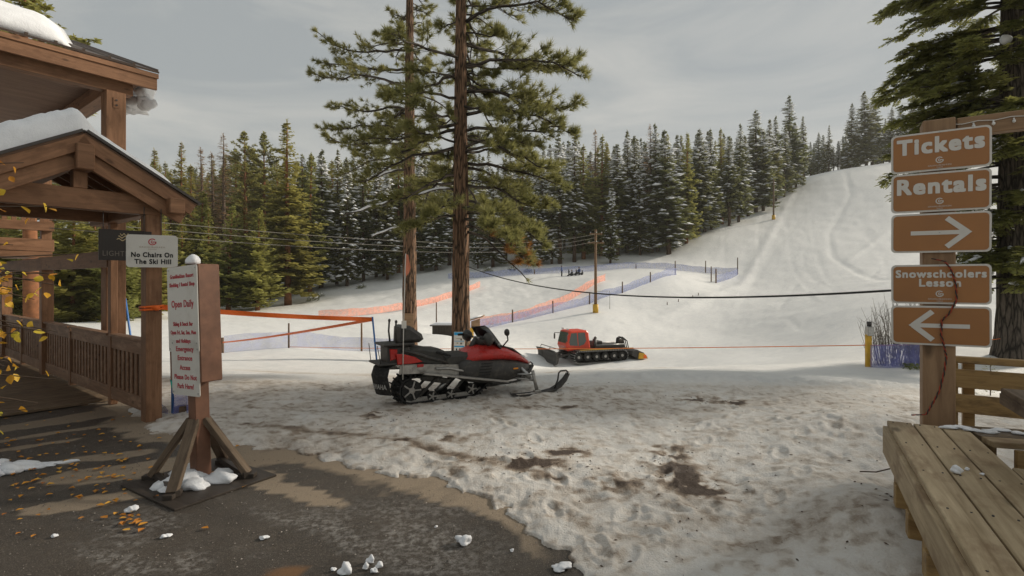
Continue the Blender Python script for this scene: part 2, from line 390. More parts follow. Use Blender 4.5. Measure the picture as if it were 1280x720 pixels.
# ------------------------------------------------------------------ the ground: one snow sheet over the whole valley and hill
CT = [(690,450,.067),(795,447,.068),(640,452,.06),(900,448,.06),(1000,440,.055),(700,411,.080),(620,424,.073),(800,411,.083),(900,409,.085),(580,432,.07),
 (745,390,.09),(600,407,.085),(640,402,.088),(691,391,.093),(737,383,.098),(778,370,.104),(813,355,.111),(755,357,.108),(840,345,.118),
 (700,346,.13),(724,345,.13),(650,332,.15),(760,320,.165),(830,324,.155),(870,335,.135),(885,350,.125),(920,337,.135),(870,300,.17),(900,287,.18),
 (967,277,.185),(945,272,.195),(1000,223,.27),(1040,214,.272),(1110,204,.27),(1200,192,.27),(1300,180,.27),(980,240,.24),(1000,300,.155),(1000,350,.115),(1000,400,.072),
 (1100,420,.042),(1100,380,.065),(1100,350,.09),(1100,280,.16),(1200,300,.13),(1200,380,.055),(1300,330,.08),(1300,400,.04),(900,400,.088),(880,380,.10),
 (360,381,.12),(300,386,.115),(410,372,.125),(460,362,.133),(500,352,.14),(560,341,.146),(361,436,.0387),(450,434,.05),(278,443,.036),(200,384,.105),(520,405,.08),(430,400,.085),(330,402,.08),
 (560,420,.062),(568,421,.06),(500,432,.05),(400,418,.06),
 (640,490,.0147),(800,480,.0158),(950,484,.0155),(1085,461,.0207),(1150,462,.0207),(1280,462,.021),(1265,446,.022),(760,466,.028),(640,463,.03),(520,462,.027),(576,466,.0214),(900,461,.028),(1000,457,.03),(420,462,.025),(360,455,.028),
 (300,480,.0162),(200,482,.0158),(120,462,.022),(0,450,.03),(-200,440,.035),(60,420,.045),(-200,410,.07),(100,398,.085),(0,392,.11),(-300,392,.12),
 (300,335,.2),(100,345,.2),(-200,350,.2),(420,322,.2),(500,312,.21),(600,300,.22),(700,296,.22),(800,284,.225),(870,268,.23),(930,248,.25),(970,235,.28),
 (300,320,.3),(600,280,.3),(800,262,.3),(900,244,.31),(1000,232,.33),(1110,216,.33),(1300,195,.33),(1000,246,.42),(1150,235,.42),(700,270,.42),(300,310,.42),(0,320,.42),
 (1700,150,.27),(1700,330,.08),(1700,230,.16),(1700,210,.42)]
pts = [P(*c) for c in CT]
ang_pts, lg_pts, z_pts = [], [], []
for p in pts: ang_pts.append(math.atan2(p.x, p.y)); lg_pts.append(math.log(math.hypot(p.x, p.y))); z_pts.append(p.z)
for a in range(-180, 181, 12):
    for d in (2.2, 4, 6.5, 8.8):
        ang_pts.append(R(a)); lg_pts.append(math.log(d)); z_pts.append(0)
for a in list(range(-180, -70, 15))+list(range(80, 181, 15)):
    for d, z in ((16, -.1), (40, -.3), (120, -.6), (300, 0)):
        k = max(0, 1-(abs(a)-70)/40) if a > 0 else 0
        ang_pts.append(R(a)); lg_pts.append(math.log(d)); z_pts.append(z+k*max(0, d-20)*.16)
CA = np.array([np.array(ang_pts)*1.7, np.array(lg_pts)]).T; CZ = np.array(z_pts)
def _tps(r2): return np.where(r2 > 1e-12, r2*np.log(np.maximum(r2, 1e-12))*.5, 0)
def _fit():
    n = len(CA); K = _tps(((CA[:,None]-CA[None])**2).sum(-1)) + np.eye(n)*2e-3
    Pm = np.hstack([np.ones((n,1)), CA]); A = np.zeros((n+3, n+3)); A[:n,:n] = K; A[:n,n:] = Pm; A[n:,:n] = Pm.T
    return np.linalg.solve(A, np.concatenate([CZ, np.zeros(3)]))
TW = _fit()
def terrain(x, y):
    x = np.atleast_1d(np.asarray(x, float)); y = np.atleast_1d(np.asarray(y, float)); d = np.hypot(x, y)
    q = np.array([np.arctan2(x, y)*1.7, np.log(np.maximum(d, 2.2))]).T; out = np.empty(len(q))
    for i in range(0, len(q), 20000):
        s = q[i:i+20000]; out[i:i+20000] = _tps(((s[:,None]-CA[None])**2).sum(-1)) @ TW[:-3] + TW[-3] + s @ TW[-2:]
    return out*sstep(6.5, 11, d)
def gz(x, y): return float(terrain(x, y)[0])
def G(px, r, dz=0):                         # the place on the ground under a measured column of the photograph, r*F metres out
    x, y = (px-640)*r, F*r; return Vector((x, y, gz(x, y)+dz))
EDGE = [(-30,22),(-14,13.6),(-9.8,11.0),(-5.32,7.55),(-4.75,7.05),(-4.05,6.75),(-2.6,6.0),(-1.5,5.5),(-.3,4.72),(.1,4.45),(.30,4.05),(.42,3.7),(.5,3.4),(.60,3.1),(.78,2.4),(1.0,0),(1.2,-12)]
def edge_dist(x, y):                        # signed distance to the snow edge, positive on the snow
    best = np.full(x.shape, 1e9); sg = np.ones(x.shape)
    for (ax, ay), (bx, by) in zip(EDGE[:-1], EDGE[1:]):
        dx, dy = bx-ax, by-ay; t = np.clip(((x-ax)*dx+(y-ay)*dy)/(dx*dx+dy*dy), 0, 1)
        ex, ey = x-(ax+t*dx), y-(ay+t*dy); d = np.hypot(ex, ey); c = dx*(y-ay)-dy*(x-ax)
        m = d < best; best = np.where(m, d, best); sg = np.where(m, np.where(c > 0, 1, -1), sg)
    return best*sg
def line_dist(x, y, pl):
    best = np.full(x.shape, 1e9)
    for (ax, ay), (bx, by) in zip(pl[:-1], pl[1:]):
        dx, dy = bx-ax, by-ay; t = np.clip(((x-ax)*dx+(y-ay)*dy)/(dx*dx+dy*dy+1e-9), 0, 1)
        best = np.minimum(best, np.hypot(x-(ax+t*dx), y-(ay+t*dy)))
    return best
def ground_sheet():
    a = np.concatenate([np.arange(-180, -62, 4.0), np.arange(-62, -47, 1.0), np.arange(-47, 47.01, .19), np.arange(48, 62, 1.0), np.arange(62, 180, 4.0)])
    r = [.6, 1.2, 2.0, 2.6, 3.0]
    while r[-1] < 12: r.append(r[-1]*1.0062)
    while r[-1] < 60: r.append(r[-1]*1.0135)
    while r[-1] < 330: r.append(r[-1]*1.013)
    r = np.array(r); A, D = np.meshgrid(np.radians(a), r); x = (D*np.sin(A)).ravel(); y = (D*np.cos(A)).ravel(); d = D.ravel()
    z = terrain(x, y); e = edge_dist(x, y)
    near = 1-sstep(9.5, 13, d)
    # trampled lumps close by, wind ripples farther out
    rough = fbm(x*1.6, y*1.6, 3, 3)-.5; lum = fbm(x*5.5, y*5.5, 4, 9)-.5; rid = np.abs(fbm(x*3.1+4, y*3.1, 4, 21)-.5)
    clod = np.clip(vnoise(x*14, y*14, 41)-.6, 0, 1)*vnoise(x*2.5, y*2.5, 43)
    z += near*(.06*rough+.034*lum-.035*rid+.07*clod)*sstep(-.5, .8, e)
    z += (1-near)*(0.10*(fbm(x*.35, y*.35, 4, 5)-.5)*np.clip(d/30, .25, 2.2) + .03*(fbm(x*1.4, y*1.4, 3, 6)-.5))
    # long low drifts on the sledding slope, running down to the left
    q = fbm((x*.8+y*.28)*.16, (y*.9-x*.5)*.55, 3, 77)-.5
    z += .55*q*sstep(55, 66, d)*(1-sstep(100, 125, d))*sstep(12, 2, x)
    # ploughed bank at the back of the lot and banks by the bench
    by = 10.15+.35*np.sin(x*.7)+.05*x; bk = np.exp(-((y-by)/.38)**2)*sstep(-3.5, .5, x)*(1-sstep(8, 11, x))
    z += bk*(.0+.22*np.clip(fbm(x*3.3, y*3.3, 4, 31)-.32, 0, 1))
    z += .26*np.exp(-(((x-2.75)/.55)**2+((y-3.9)/.9)**2)) + .30*np.exp(-(((x-4.3)/1.4)**2+((y-6.0)/1.2)**2)) + .10*np.exp(-(((x-1.9)/.5)**2+((y-2.9)/.7)**2))
    # ski lines pressed into the hill
    for pl, w, h in (([P(1003,232,.262),P(985,262,.215),P(955,310,.152),P(925,345,.118),P(880,372,.103),P(825,398,.09)], 0.8, .14),
                     ([P(1056,228,.257),P(1063,262,.20),P(1036,300,.158),P(1040,330,.132),P(1062,342,.117),P(1105,360,.088)], .5, -.12),
                     ([P(1010,404,.069),P(1000,408,.066),P(985,398,.076),P(950,394,.082)], .3, -.05), ([P(1000,357,.11),P(1015,375,.094),P(1028,388,.082)], .3, .05),
                     ([P(995,358,.11),P(975,385,.087)], .3, -.05),([P(1110,290,.15),P(1060,330,.125)],.5,.12),([P(1110,262,.18),P(1070,290,.165)],.5,.12)):
        ld = line_dist(x, y, [(p.x, p.y) for p in pl]); z += h*np.exp(-(ld/w)**2)
    hx, hy = .49, .87; uu = x*hx+y*hy; vv = x*hy-y*hx; on = sstep(60, 75, d)*sstep(8, 20, x)   # groomed lanes and ski lines down the run
    z += on*(.05*np.abs(((vv+1.2*np.sin(uu*.03))/3.6) % 1-.5)+.03*(fbm(vv*1.1, uu*.06, 3, 91)-.5))
    rs = np.random.default_rng(3)
    for _ in range(16):
        v0 = rs.uniform(-16, 22); am = rs.uniform(.5, 3); ph = rs.uniform(0, 6); fr = rs.uniform(.05, .14); sl = rs.uniform(-.12, .12)
        z -= on*rs.uniform(.02, .045)*np.exp(-((vv-v0-sl*(uu-100)-.4*am*np.sin(uu*fr+ph))/.28)**2)
    # boot prints and vehicle ruts
    fi = np.where((d < 12.5) & (e > .15) & (np.abs(np.arctan2(x, y)) < .9))[0]; fx_, fy_ = x[fi], y[fi]; dz = np.zeros(len(fi))
    for _ in range(34):
        px_, py_ = rs.uniform(-4, 4.5), rs.uniform(3.2, 10); an = rs.uniform(0, 6.28); st = rs.uniform(.55, .7)
        for k in range(6):
            cx = px_+math.cos(an)*st*k-math.sin(an)*(.1 if k%2 else -.1); cy = py_+math.sin(an)*st*k+math.cos(an)*(.1 if k%2 else -.1)
            a1 = ((fx_-cx)*math.cos(an)+(fy_-cy)*math.sin(an))/.15; a2 = (-(fx_-cx)*math.sin(an)+(fy_-cy)*math.cos(an))/.062; q2 = a1*a1+a2*a2
            dz += -.013*np.exp(-q2*q2)+.012*np.exp(-((np.sqrt(q2)-1.35)/.3)**2)
    for k in range(5): dz -= .028*np.exp(-((fy_-8.55-.33*k-.05*fx_-.05*np.sin(fx_*2+k))/.07)**2)*sstep(-3, 0, fx_)
    z[fi] += np.clip(dz, -.07, .03)
    # where the snow thins out to asphalt
    n = (fbm(x*1.1, y*1.1, 3, 51)-.5)*1.0+(fbm(x*5, y*5, 3, 52)-.5)*.38
    ee = e+n*np.clip(.75+.4*sstep(-1, .6, x), 0, 1.2)
    th = np.where(ee > 0, .012+.055*sstep(0, .35, ee)+.04*sstep(.3, 1.5, ee), np.maximum(-.30, ee*.6-.01))
    z += np.where(d < 13, th, .06)*np.where(d < 13, 1, 1); z = np.where((ee < -.3), -.35, z)
    # dirt worked into the snow
    zone = sstep(11.2, 9.3, y+.12*x)
    b1 = fbm(x*.7, y*.9, 4, 61); b2 = fbm(x*3.2, y*4.4, 4, 62); b3 = fbm(x*9, y*12, 3, 63)
    b4 = fbm(x*20, y*24, 3, 64); dirt = zone*(.24+.13*sstep(.38, .66, b1)+.16*sstep(.40, .68, b2*.5+b3*.5)+.14*sstep(.50, .70, b3*.5+b4*.5))
    dirt = np.maximum(dirt, .36*np.exp(-((y-9.2-.05*x)/.65)**2)*sstep(-1.5, 1, x)*(.5+b3))
    for (sx, sy, rx, ry, k) in ((1.70,4.75,.22,.20,1.1),(1.66,5.15,.20,.25,.9),(1.75,5.7,.25,.35,.55),(-.12,5.5,.32,.12,1.1),(.28,5.45,.25,.12,.8),(.6,5.8,.25,.16,.7),(2.9,8.4,.3,.22,.7),(3.5,8.2,.2,.2,.7),(-1.9,7.4,.25,.12,.9),(.6,7.9,.4,.1,.6),(.95,4.9,.3,.15,.5),(-1.1,6.3,.4,.14,.6)):
        dirt += k*np.exp(-((x-sx)/rx)**2-((y-sy)/ry)**2)*sstep(.40, .62, b2*.5+b3*.5+.06)
    ln = line_dist(x, y, [(-3.6,7.0),(-2.2,6.6),(-1.3,6.25),(-.55,5.75),(.05,5.35),(.42,5.1)]); dirt = np.maximum(dirt, .72*np.exp(-((ln+(b2-.5)*.15)/.14)**2)*(.6+.8*b3))
    dirt = np.maximum(dirt, .75*np.exp(-((ee-.0)/.08)**2)*sstep(2.5, .3, x)*(d < 13)*b2*1.3)
    for pl in ([(1.6,13.2),(3.4,15.5),(6,17)],[(1.2,12.4),(3.0,13.6),(5.2,14.6)],[(.9,11.9),(1.6,11.9)]):
        dirt += .5*np.exp(-(line_dist(x, y, pl)/.22)**2)*sstep(.45, .62, b2)
    dirt += .55*np.exp(-((line_dist(x, y, [(-7,13.8),(-4.6,12.6),(-3.2,11.8),(-2.3,11.2)]))/.5)**2)*(.3+b2*.9)
    dirt += .10*sstep(18, 12, d)
    dirt += .30*sstep(.5,.7,fbm(x*.09,y*.09,3,88))*sstep(95,112,d)*sstep(40,10,x) # needle litter under the wood
    nx = len(a); nr = len(r); f = []
    ii, jj = np.meshgrid(np.arange(nr-1), np.arange(nx), indexing='ij'); j2 = (jj+1) % nx
    f = np.stack([ii*nx+jj, (ii+1)*nx+jj, (ii+1)*nx+j2, ii*nx+j2], -1).reshape(-1, 4)[:, ::-1]
    me = bpy.data.meshes.new('snow_ground'); nv = len(x)
    me.vertices.add(nv+1); co = np.stack([x, y, z], -1); co = np.vstack([co, [[0, 0, -.35]]]); me.vertices.foreach_set('co', co.ravel())
    cap = np.stack([np.full(nx, nv), (np.arange(nx)+1) % nx, np.arange(nx)], -1)[:, ::-1]
    nl = f.size+cap.size; me.loops.add(nl); me.loops.foreach_set('vertex_index', np.concatenate([f.ravel(), cap.ravel()]))
    me.polygons.add(len(f)+len(cap)); st = np.concatenate([np.arange(len(f))*4, len(f)*4+np.arange(len(cap))*3]); me.polygons.foreach_set('loop_start', st)
    me.update(calc_edges=True); me.validate(); me.polygons.foreach_set('use_smooth', np.ones(len(me.polygons), bool))
    at = me.attributes.new('dirt', 'FLOAT', 'POINT'); at.data.foreach_set('value', np.append(np.clip(dirt, 0, 1.4), 0).astype(np.float32))
    t = NT('snow_cover'); tc = t.new('ShaderNodeTexCoord'); v = tc.outputs['Object']
    da = t.new('ShaderNodeAttribute', attribute_name='dirt'); n1 = t.noise(v, 2.2, 8, .62); n2 = t.noise(v, 14, 6, .65); n3 = t.noise(v, 55, 4, .7)
    clean = t.ramp(n1, [(.3, (.68, .685, .68)), (.62, (.77, .77, .75))]); 
    m1 = t.new('ShaderNodeMath', operation='MULTIPLY_ADD'); t.link(t.mix(.5, n2, n3), m1.inputs[0]); m1.inputs[1].default_value = .55; m1.inputs[2].default_value = -.27
    m2 = t.new('ShaderNodeMath', operation='MULTIPLY'); t.link(m1.outputs[0], m2.inputs[0]); t.link(t.ramp(da.outputs['Fac'], [(0, .08), (.2, 1.0)]), m2.inputs[1])
    m3 = t.new('ShaderNodeMath', operation='ADD'); t.link(da.outputs['Fac'], m3.inputs[0]); t.link(m2.outputs[0], m3.inputs[1])
    dc = t.ramp(m3.outputs[0], [(.03, (0, 0, 0)), (.22, (.30,)*3), (.6, (.8,)*3), (.8, (1,)*3)])
    dcol = t.ramp(m3.outputs[0], [(.2, (.70, .67, .615)), (.5, (.53, .465, .39)), (.75, (.27, .21, .155)), (1.0, (.07, .047, .033))])
    col = t.mix(dc, clean, dcol)
    hb = t.mix(.45, n2, n3); t.bump(hb, .7, .06)
    t.set(col, t.ramp(n1, [(.3, .45), (.7, .8)]), 0, .35); me.materials.append(t.m)
    global GROUND; GROUND = (np.degrees(A.ravel()), d, z, a, r, len(a)); o = inst('snow_ground', me); tag(o, 'trampled dirty snow in front rising to the groomed white ski hill', None, None, 'structure'); return o
ground_sheet()
def asphalt():
    nx, ny = 260, 260; X = np.linspace(-16, 2.2, nx); Y = np.linspace(-9, 14, ny); x, y = np.meshgrid(X, Y); x = x.ravel(); y = y.ravel()
    z = .018*(fbm(x*.5, y*.5, 3, 71)-.5)+.004*(fbm(x*6, y*6, 2, 72)-.5)
    e = edge_dist(x, y); tz = terrain(x, y); z = np.where(e > .55, np.minimum(tz, 0)-.45, z+np.where(np.hypot(x, y) > 8, np.minimum(tz, 0), 0))
    u = (-.797*(x+5.2)+.604*(y-7.5)); w = .604*(x+5.2)+.797*(y-7.5); z = np.where((u > 2.0) & (w < .5), -.12, z)
    b1 = fbm(x*1.6, y*1.6, 4, 73); b2 = fbm(x*5, y*5, 4, 74)
    sand = np.zeros(x.shape)
    for (sx, sy, rx, ry, an, k) in ((-3.9,5.6,.95,.30,.38,1),(-4.6,5.95,.6,.2,.4,.9),(-3.35,5.9,.5,.25,.2,.9),(-3.85,4.72,.42,.16,.45,1),(-3.3,4.95,.3,.12,.5,.9),(-5.9,7.0,.8,.14,.75,.8),(-6.6,7.4,.9,.25,.8,.9),(-2.15,5.0,.5,.12,-.4,.9),(-1.75,4.75,.4,.12,-.4,.8),(-2.7,5.4,.4,.12,-.3,.7),(-5.9,6.3,.5,.10,.7,.7),(-6.2,8.0,.9,.22,.9,.8)):
        c, s = math.cos(an), math.sin(an); dx, dy = x-sx, y-sy; q = ((dx*c+dy*s)/rx)**2+((-dx*s+dy*c)/ry)**2
        sand = np.maximum(sand, k*sstep(1.25, .75, q+(b1-.5)*1.5+(b2-.5)*.8))
    strip = sstep(-.42, -.26, e+(b1-.5)*.5+(b2-.5)*.3)*sstep(.2, -3.2, x)
    strip = np.maximum(strip, sstep(-.22, -.14, e+(b1-.5)*.25)*sstep(.5, 0, x)); sand = np.maximum(sand, strip*(.35+.9*b2))
    spot = np.exp(-(((x+1.5)/.22)**2+((y-3.55)/.1)**2))*sstep(.42, .6, b2)
    ice = sstep(.47, .62, fbm(x*1.2+7, y*3.4+x*1.5, 4, 75))*sstep(5.2, 4.1, y)*sstep(-4.2, -2.5, x)*sstep(.3, -.6, x)
    f = []; ii, jj = np.meshgrid(np.arange(ny-1), np.arange(nx-1), indexing='ij'); f = np.stack([ii*nx+jj, ii*nx+jj+1, (ii+1)*nx+jj+1, (ii+1)*nx+jj], -1).reshape(-1, 4)
    me = bpy.data.meshes.new('asphalt_lot'); me.from_pydata(np.stack([x, y, z], -1).tolist(), [], f.tolist()); me.update()
    me.polygons.foreach_set('use_smooth', np.ones(len(me.polygons), bool))
    for nm, val in (('sand', sand), ('ice', ice), ('spot', spot)):
        at = me.attributes.new(nm, 'FLOAT', 'POINT'); at.data.foreach_set('value', val.astype(np.float32))
    t = NT('asphalt'); tc = t.new('ShaderNodeTexCoord'); v = tc.outputs['Object']; n1 = t.noise(v, 1.3, 7, .6); n2 = t.noise(v, 110, 4, .8); n3 = t.noise(v, 7, 8, .7)
    col = t.ramp(n1, [(.3, (.018, .014, .011)), (.7, (.062, .050, .039))]); col = t.mix(t.ramp(n2, [(.42, 0.0), (.75, .75)]), col, (.16, .138, .115)); col = t.mix(t.ramp(n3, [(.5, 0.0), (.8, .55)]), col, (.11, .085, .062))
    vo = t.new('ShaderNodeTexVoronoi'); vo.inputs['Scale'].default_value = 95; t.link(v, vo.inputs['Vector']); col = t.mix(t.ramp(vo.outputs['Distance'], [(.12, .8), (.42, 0.0)]), col, t.ramp(vo.outputs['Color'], [(.2, (.022,.019,.016)), (.8, (.25, .22, .18))]))
    ia = t.new('ShaderNodeAttribute', attribute_name='ice'); ni = t.noise(v, 16, 7, .7)
    mI = t.new('ShaderNodeMath', operation='MULTIPLY'); t.link(ia.outputs['Fac'], mI.inputs[0]); t.link(t.ramp(ni, [(.45, 0.0), (.66, .6)]), mI.inputs[1]); col = t.mix(mI.outputs[0], col, (.40, .385, .36))
    sa = t.new('ShaderNodeAttribute', attribute_name='sand'); col = t.mix(t.ramp(sa.outputs['Fac'], [(.25, 0.0), (.7, .85)]), col, t.ramp(n2, [(.3, (.20, .155, .105)), (.7, (.40, .32, .235))]))
    so = t.new('ShaderNodeAttribute', attribute_name='spot'); col = t.mix(t.ramp(so.outputs['Fac'], [(.2, 0.0), (.6, .8)]), col, (.2, .1, .04))
    t.bump(t.mix(.6, n3, n2), .55, .02)
    wet = t.mix(t.ramp(sa.outputs['Fac'], [(.2, 0.0), (.6, 1.0)]), t.ramp(n1, [(.35, .42), (.65, .72)]), .9)
    t.set(col, wet, 0, .35); me.materials.append(t.m); o = inst('asphalt_lot', me); tag(o, 'dark damp asphalt with tan sand patches along the snow edge', None, None, 'structure')
asphalt()
def chunk(px, py, w, h, lab, seed, z0=0.0):
    r = (2.0-z0)/(py-HZ); p = P(px, py, r); mb = MB(); mb.blob((0,0,h*.22), (w*.36, w*.30, h*.5), .34, 3, seed, flat=-h*.12)
    o = mb.build('snow_chunk', M['snow'], loc=(p.x, p.y, z0+.005)); tag(o, lab, 'snow chunk', 'snow chunks lying about the lot'); return o
for i, c in enumerate(((580,680,.15,.085,'largest loose snow chunk, alone on the bare asphalt near the bottom edge'),(463,704,.08,.06,'snow lump at the rear of the little cluster on the asphalt'),(474,710,.07,.05,'snow lump at the right of the little cluster on the asphalt'),
    (457,712,.06,.05,'snow lump at the left of the little cluster on the asphalt'),(432,718,.13,.08,'wide snow chunk cut off by the bottom edge'),(468,716,.06,.04,'snow lump at the front of the little cluster on the asphalt'),(417,714,.05,.03,'tiny snow chunk left of the bottom edge cluster'),(165,640,.12,.06,'snow chunk on the asphalt in front of the plywood sign base'),(207,672,.09,.03,'flat grey snow chunk on open asphalt well in front of the sign base'),
    (702,711,.16,.04,'flat icy snow plate at the edge of the snow near the bottom'),(330,674,.08,.03,'flat icy snow chunk on the asphalt below the sign base corner'),(68,672,.06,.03,'small snow chunk on the asphalt in the lower left'),(545,660,.03,.02,'tiny snow crumb behind the largest chunk on the asphalt'),(640,690,.04,.025,'small snow crumb right of the largest chunk'))):
    chunk(*c, i+3)
mb = MB()
rr = random.Random(61)
for k in range(16): mb.blob((rr.gauss(-.12,.16), rr.gauss(0,.07), .01), (rr.uniform(.06,.15),rr.uniform(.05,.11),rr.uniform(.02,.09)), .3, 2, 60+k, flat=-.02)
for k in range(9): mb.blob((rr.uniform(.05,.42), rr.gauss(.04,.05), .0), (rr.uniform(.06,.13),rr.uniform(.03,.06),.018), .3, 2, 90+k, flat=-.01)
o = mb.build('snow_patch', M['snow'], loc=P(22,588,.00847)*1, rot=(0,0,R(25))); o.location.z = .01; tag(o, 'small melting snow pile among fallen leaves at the left edge', 'snow pile')
# grit on the asphalt, needles and crumbs of bark on the snow
rr = random.Random(51); mb = MB()
for i in range(3600):
    py = 352+ (2/rr.uniform(.0052,.0125)); px = rr.uniform(-10, 760); r = 2/(py-HZ); p = P(px, py, r)
    if float(edge_dist(np.array([p.x]), np.array([p.y]))[0]) > -.05: continue
    s = rr.choice((.004,.005,.006,.009)); o_ = [rr.random()*40]*3; q = [Vector((rr.uniform(.6,1.2)*s*math.cos(a), rr.uniform(.6,1.2)*s*math.sin(a), 0)) for a in (.2,2.2,4.3)]; c = Vector((p.x, p.y, .006))
    mb.add([c+v for v in q]+[c+Vector((0,0,s*.9))], [(0,1,3),(1,2,3),(2,0,3)], [o_]*4)
grit = NT('grit_stone'); gn = grit.noise(grit.coord(), 2.3, 1); grit.set(grit.ramp(gn, [(.35, (.05,.045,.04)), (.5, (.16,.14,.12)), (.65, (.36,.33,.29))]), .8)
tag(mb.build('grit', grit.m), 'small grit scattered over the asphalt', None, None, 'stuff')
mb = MB(); xs_, ys_ = [], []
for i in range(650):
    if rr.random() < .45: cx, cy = rr.choice(((1.7,4.9),(1.7,5.5),(-.1,5.5),(.5,5.7),(2.9,8.4),(-1.5,7.2))); xs_.append(rr.gauss(cx,.35)); ys_.append(rr.gauss(cy,.3))
    else: ys_.append(rr.uniform(3.4,10)); xs_.append(rr.uniform(-.45,.75)*ys_[-1])
SNOW_BITS = (xs_, ys_)
# fallen leaves
mb = MB(); rr = random.Random(5)
for i in range(190):
    px = abs(rr.gauss(0, 120)); py = rr.gauss(575, 42)
    if not 515 < py < 700: continue
    if rr.random() < .12: px, py = rr.gauss(165, 15), rr.gauss(650, 6)
    r = 2/(py-HZ); p = P(px, py, r); s = rr.uniform(.018, .036); a = rr.random()*6.28; ca, sa = math.cos(a), math.sin(a); c = rr.uniform(.2,.6)*s
    q = [(-1,0,0),(-.3,.7,1),(.6,.5,.6),(1.1,0,.2),(.6,-.5,.6),(-.3,-.7,1)]
    o_ = (rr.random()*50, rr.random()*50, 0)
    mb.add([(p.x+s*(x*ca-y*sa), p.y+s*(x*sa+y*ca), .016+zz*c) for x, y, zz in q], [(0,1,2,3),(0,3,4,5)], [o_]*6)
tag(mb.build('fallen_leaves', M['litter']), 'yellow and rust leaves scattered on the asphalt by the walkway', 'leaves', None, 'stuff')

def snow_height(x, y):                     # height of the built snow sheet at a point
    an = math.degrees(math.atan2(x, y)); dd = math.hypot(x, y); a, r, n = GROUND[3], GROUND[4], GROUND[5]; i = min(len(r)-2, max(0, int(np.searchsorted(r, dd))-1)); j = min(n-2, max(0, int(np.searchsorted(a, an))-1))
    return max(GROUND[2][k] for k in (i*n+j, i*n+j+1, (i+1)*n+j, (i+1)*n+j+1))
mb = MB(); rr = random.Random(52)
for x, y in zip(*SNOW_BITS):
    if float(edge_dist(np.array([x]), np.array([y]))[0]) < .1: continue
    zz = snow_height(x, y); s = rr.choice((.003,.004,.005,.008)); a = rr.random()*6.28; l = s*rr.uniform(1.2,3.5); u = Vector((math.cos(a)*l, math.sin(a)*l, 0)); v = Vector((-math.sin(a)*s, math.cos(a)*s, 0)); c = Vector((x, y, zz+.001))
    mb.add([c-u, c+v, c+u, c-v, c+Vector((0,0,s))], [(0,3,4),(3,2,4),(2,1,4),(1,0,4)], [(x*9,y*9,0)]*5)
tag(mb.build('bark_litter', M['deadtwig']), 'dark bits of bark and needles sprinkled on the dirty snow', None, None, 'stuff')
# ------------------------------------------------------------------ covered walkway (local x along the gable, y back along the rail)
WA = Vector((-5.2, 7.5, 0)); WR = math.atan2(.797, .604)
wk = thing('covered_walkway', 'brown timber covered walkway with a small gable, slatted railing and snowy roof', 'walkway', WA, WR)
def beam(name, p0, p1, w, h, mat='brown', par=None, up=(0,0,1), bev=.006, ext=0):
    mb = MB(); mb.beam(p0, p1, w, h, up, bev, ext); return mb.build(name, M[mat], par or wk)
beam('post', (0,0,-.05), (0,0,2.95), .20, .20, par=wk)
beam('post', (.0,1.67,0), (.0,1.67,2.95), .10, .13)
for y in (5.9, 10.0): beam('post', (0,y,0), (0,y,2.24), .2, .2)
for y in (0, 2.4): beam('post', (-1.70,y,0), (-1.70,y,2.95), .2, .2)
for y in (3.95, 8.0, 12.0): beam('rail_post', (0,y,-.02), (0,y,1.06), .12, .12, 'rail')
sp = [0.1, 1.61, 1.73, 3.89, 4.01, 5.8, 6.0, 7.94, 8.06, 9.9, 10.1, 11.94]
slat = MB().box((0,0,0), (.022,.10,.66), bev=.004).mesh('slat', M['rail'])
for a, b in zip(sp[::2], sp[1::2]):
    beam('top_rail', (.0,a,1.02), (.0,b,1.02), .075, .20, 'rail'); beam('rail_cap', (0,a,1.139), (0,b,1.139), .15, .036, 'rail'); beam('bottom_rail', (0,a,.20), (0,b,.20), .085, .20, 'rail')
    beam('rail_backing', (.012,a,.61), (.012,b,.61), .012, .62, 'brown', bev=0)
    n = int((b-a)/.17); st = (b-a)/n
    for i in range(n): inst('slat', slat, wk, (-.012, a+st*(i+.5), .61), (0,0,0))
beam('lintel', (0,1.735,2.375), (0,6.0,2.375), .13, .27); beam('lintel', (0,6.004,2.375), (0,12.0,2.375), .13, .268)
APX, AZ, ERX, ELX, EZ = -.83, 3.90, .46, -2.12, 3.15
Y0, Y1 = -.25, 2.6
beam('tie_beam', (-1.95,-.02,3.085), (.10,-.02,3.085), .16, .27)
for y in (1.67,): beam('tie_beam', (-1.8,y,3.085), (.099,y,3.085), .14, .268)
for x in (-.004, -1.70): beam('eave_beam', (x,.065,3.03), (x,1.598,3.03), .17, .15); beam('eave_beam', (x,1.745,3.03), (x,2.55,3.03), .17, .15)
mb = MB(); mb.box((.205,-.24,3.085), (.20,.26,.22), bev=.012); mb.build('beam_end_block', M['brown'], wk)
mb = MB(); mb.box((APX,-.18,3.60), (.19,.30,.33), bev=.012); mb.build('ridge_block', M['brown'], wk)
beam('king_post', (APX,-.02,3.222), (APX,-.02,3.60), .15, .15, up=(0,1,0))
beam('brace', (-1.5,.02,3.24), (APX-.09,.02,3.60), .09, .11); beam('ridge_beam', (APX,.02,3.66), (APX,2.55,3.66), .12, .24)
def slopes(): return ((APX, ERX), (APX, ELX))
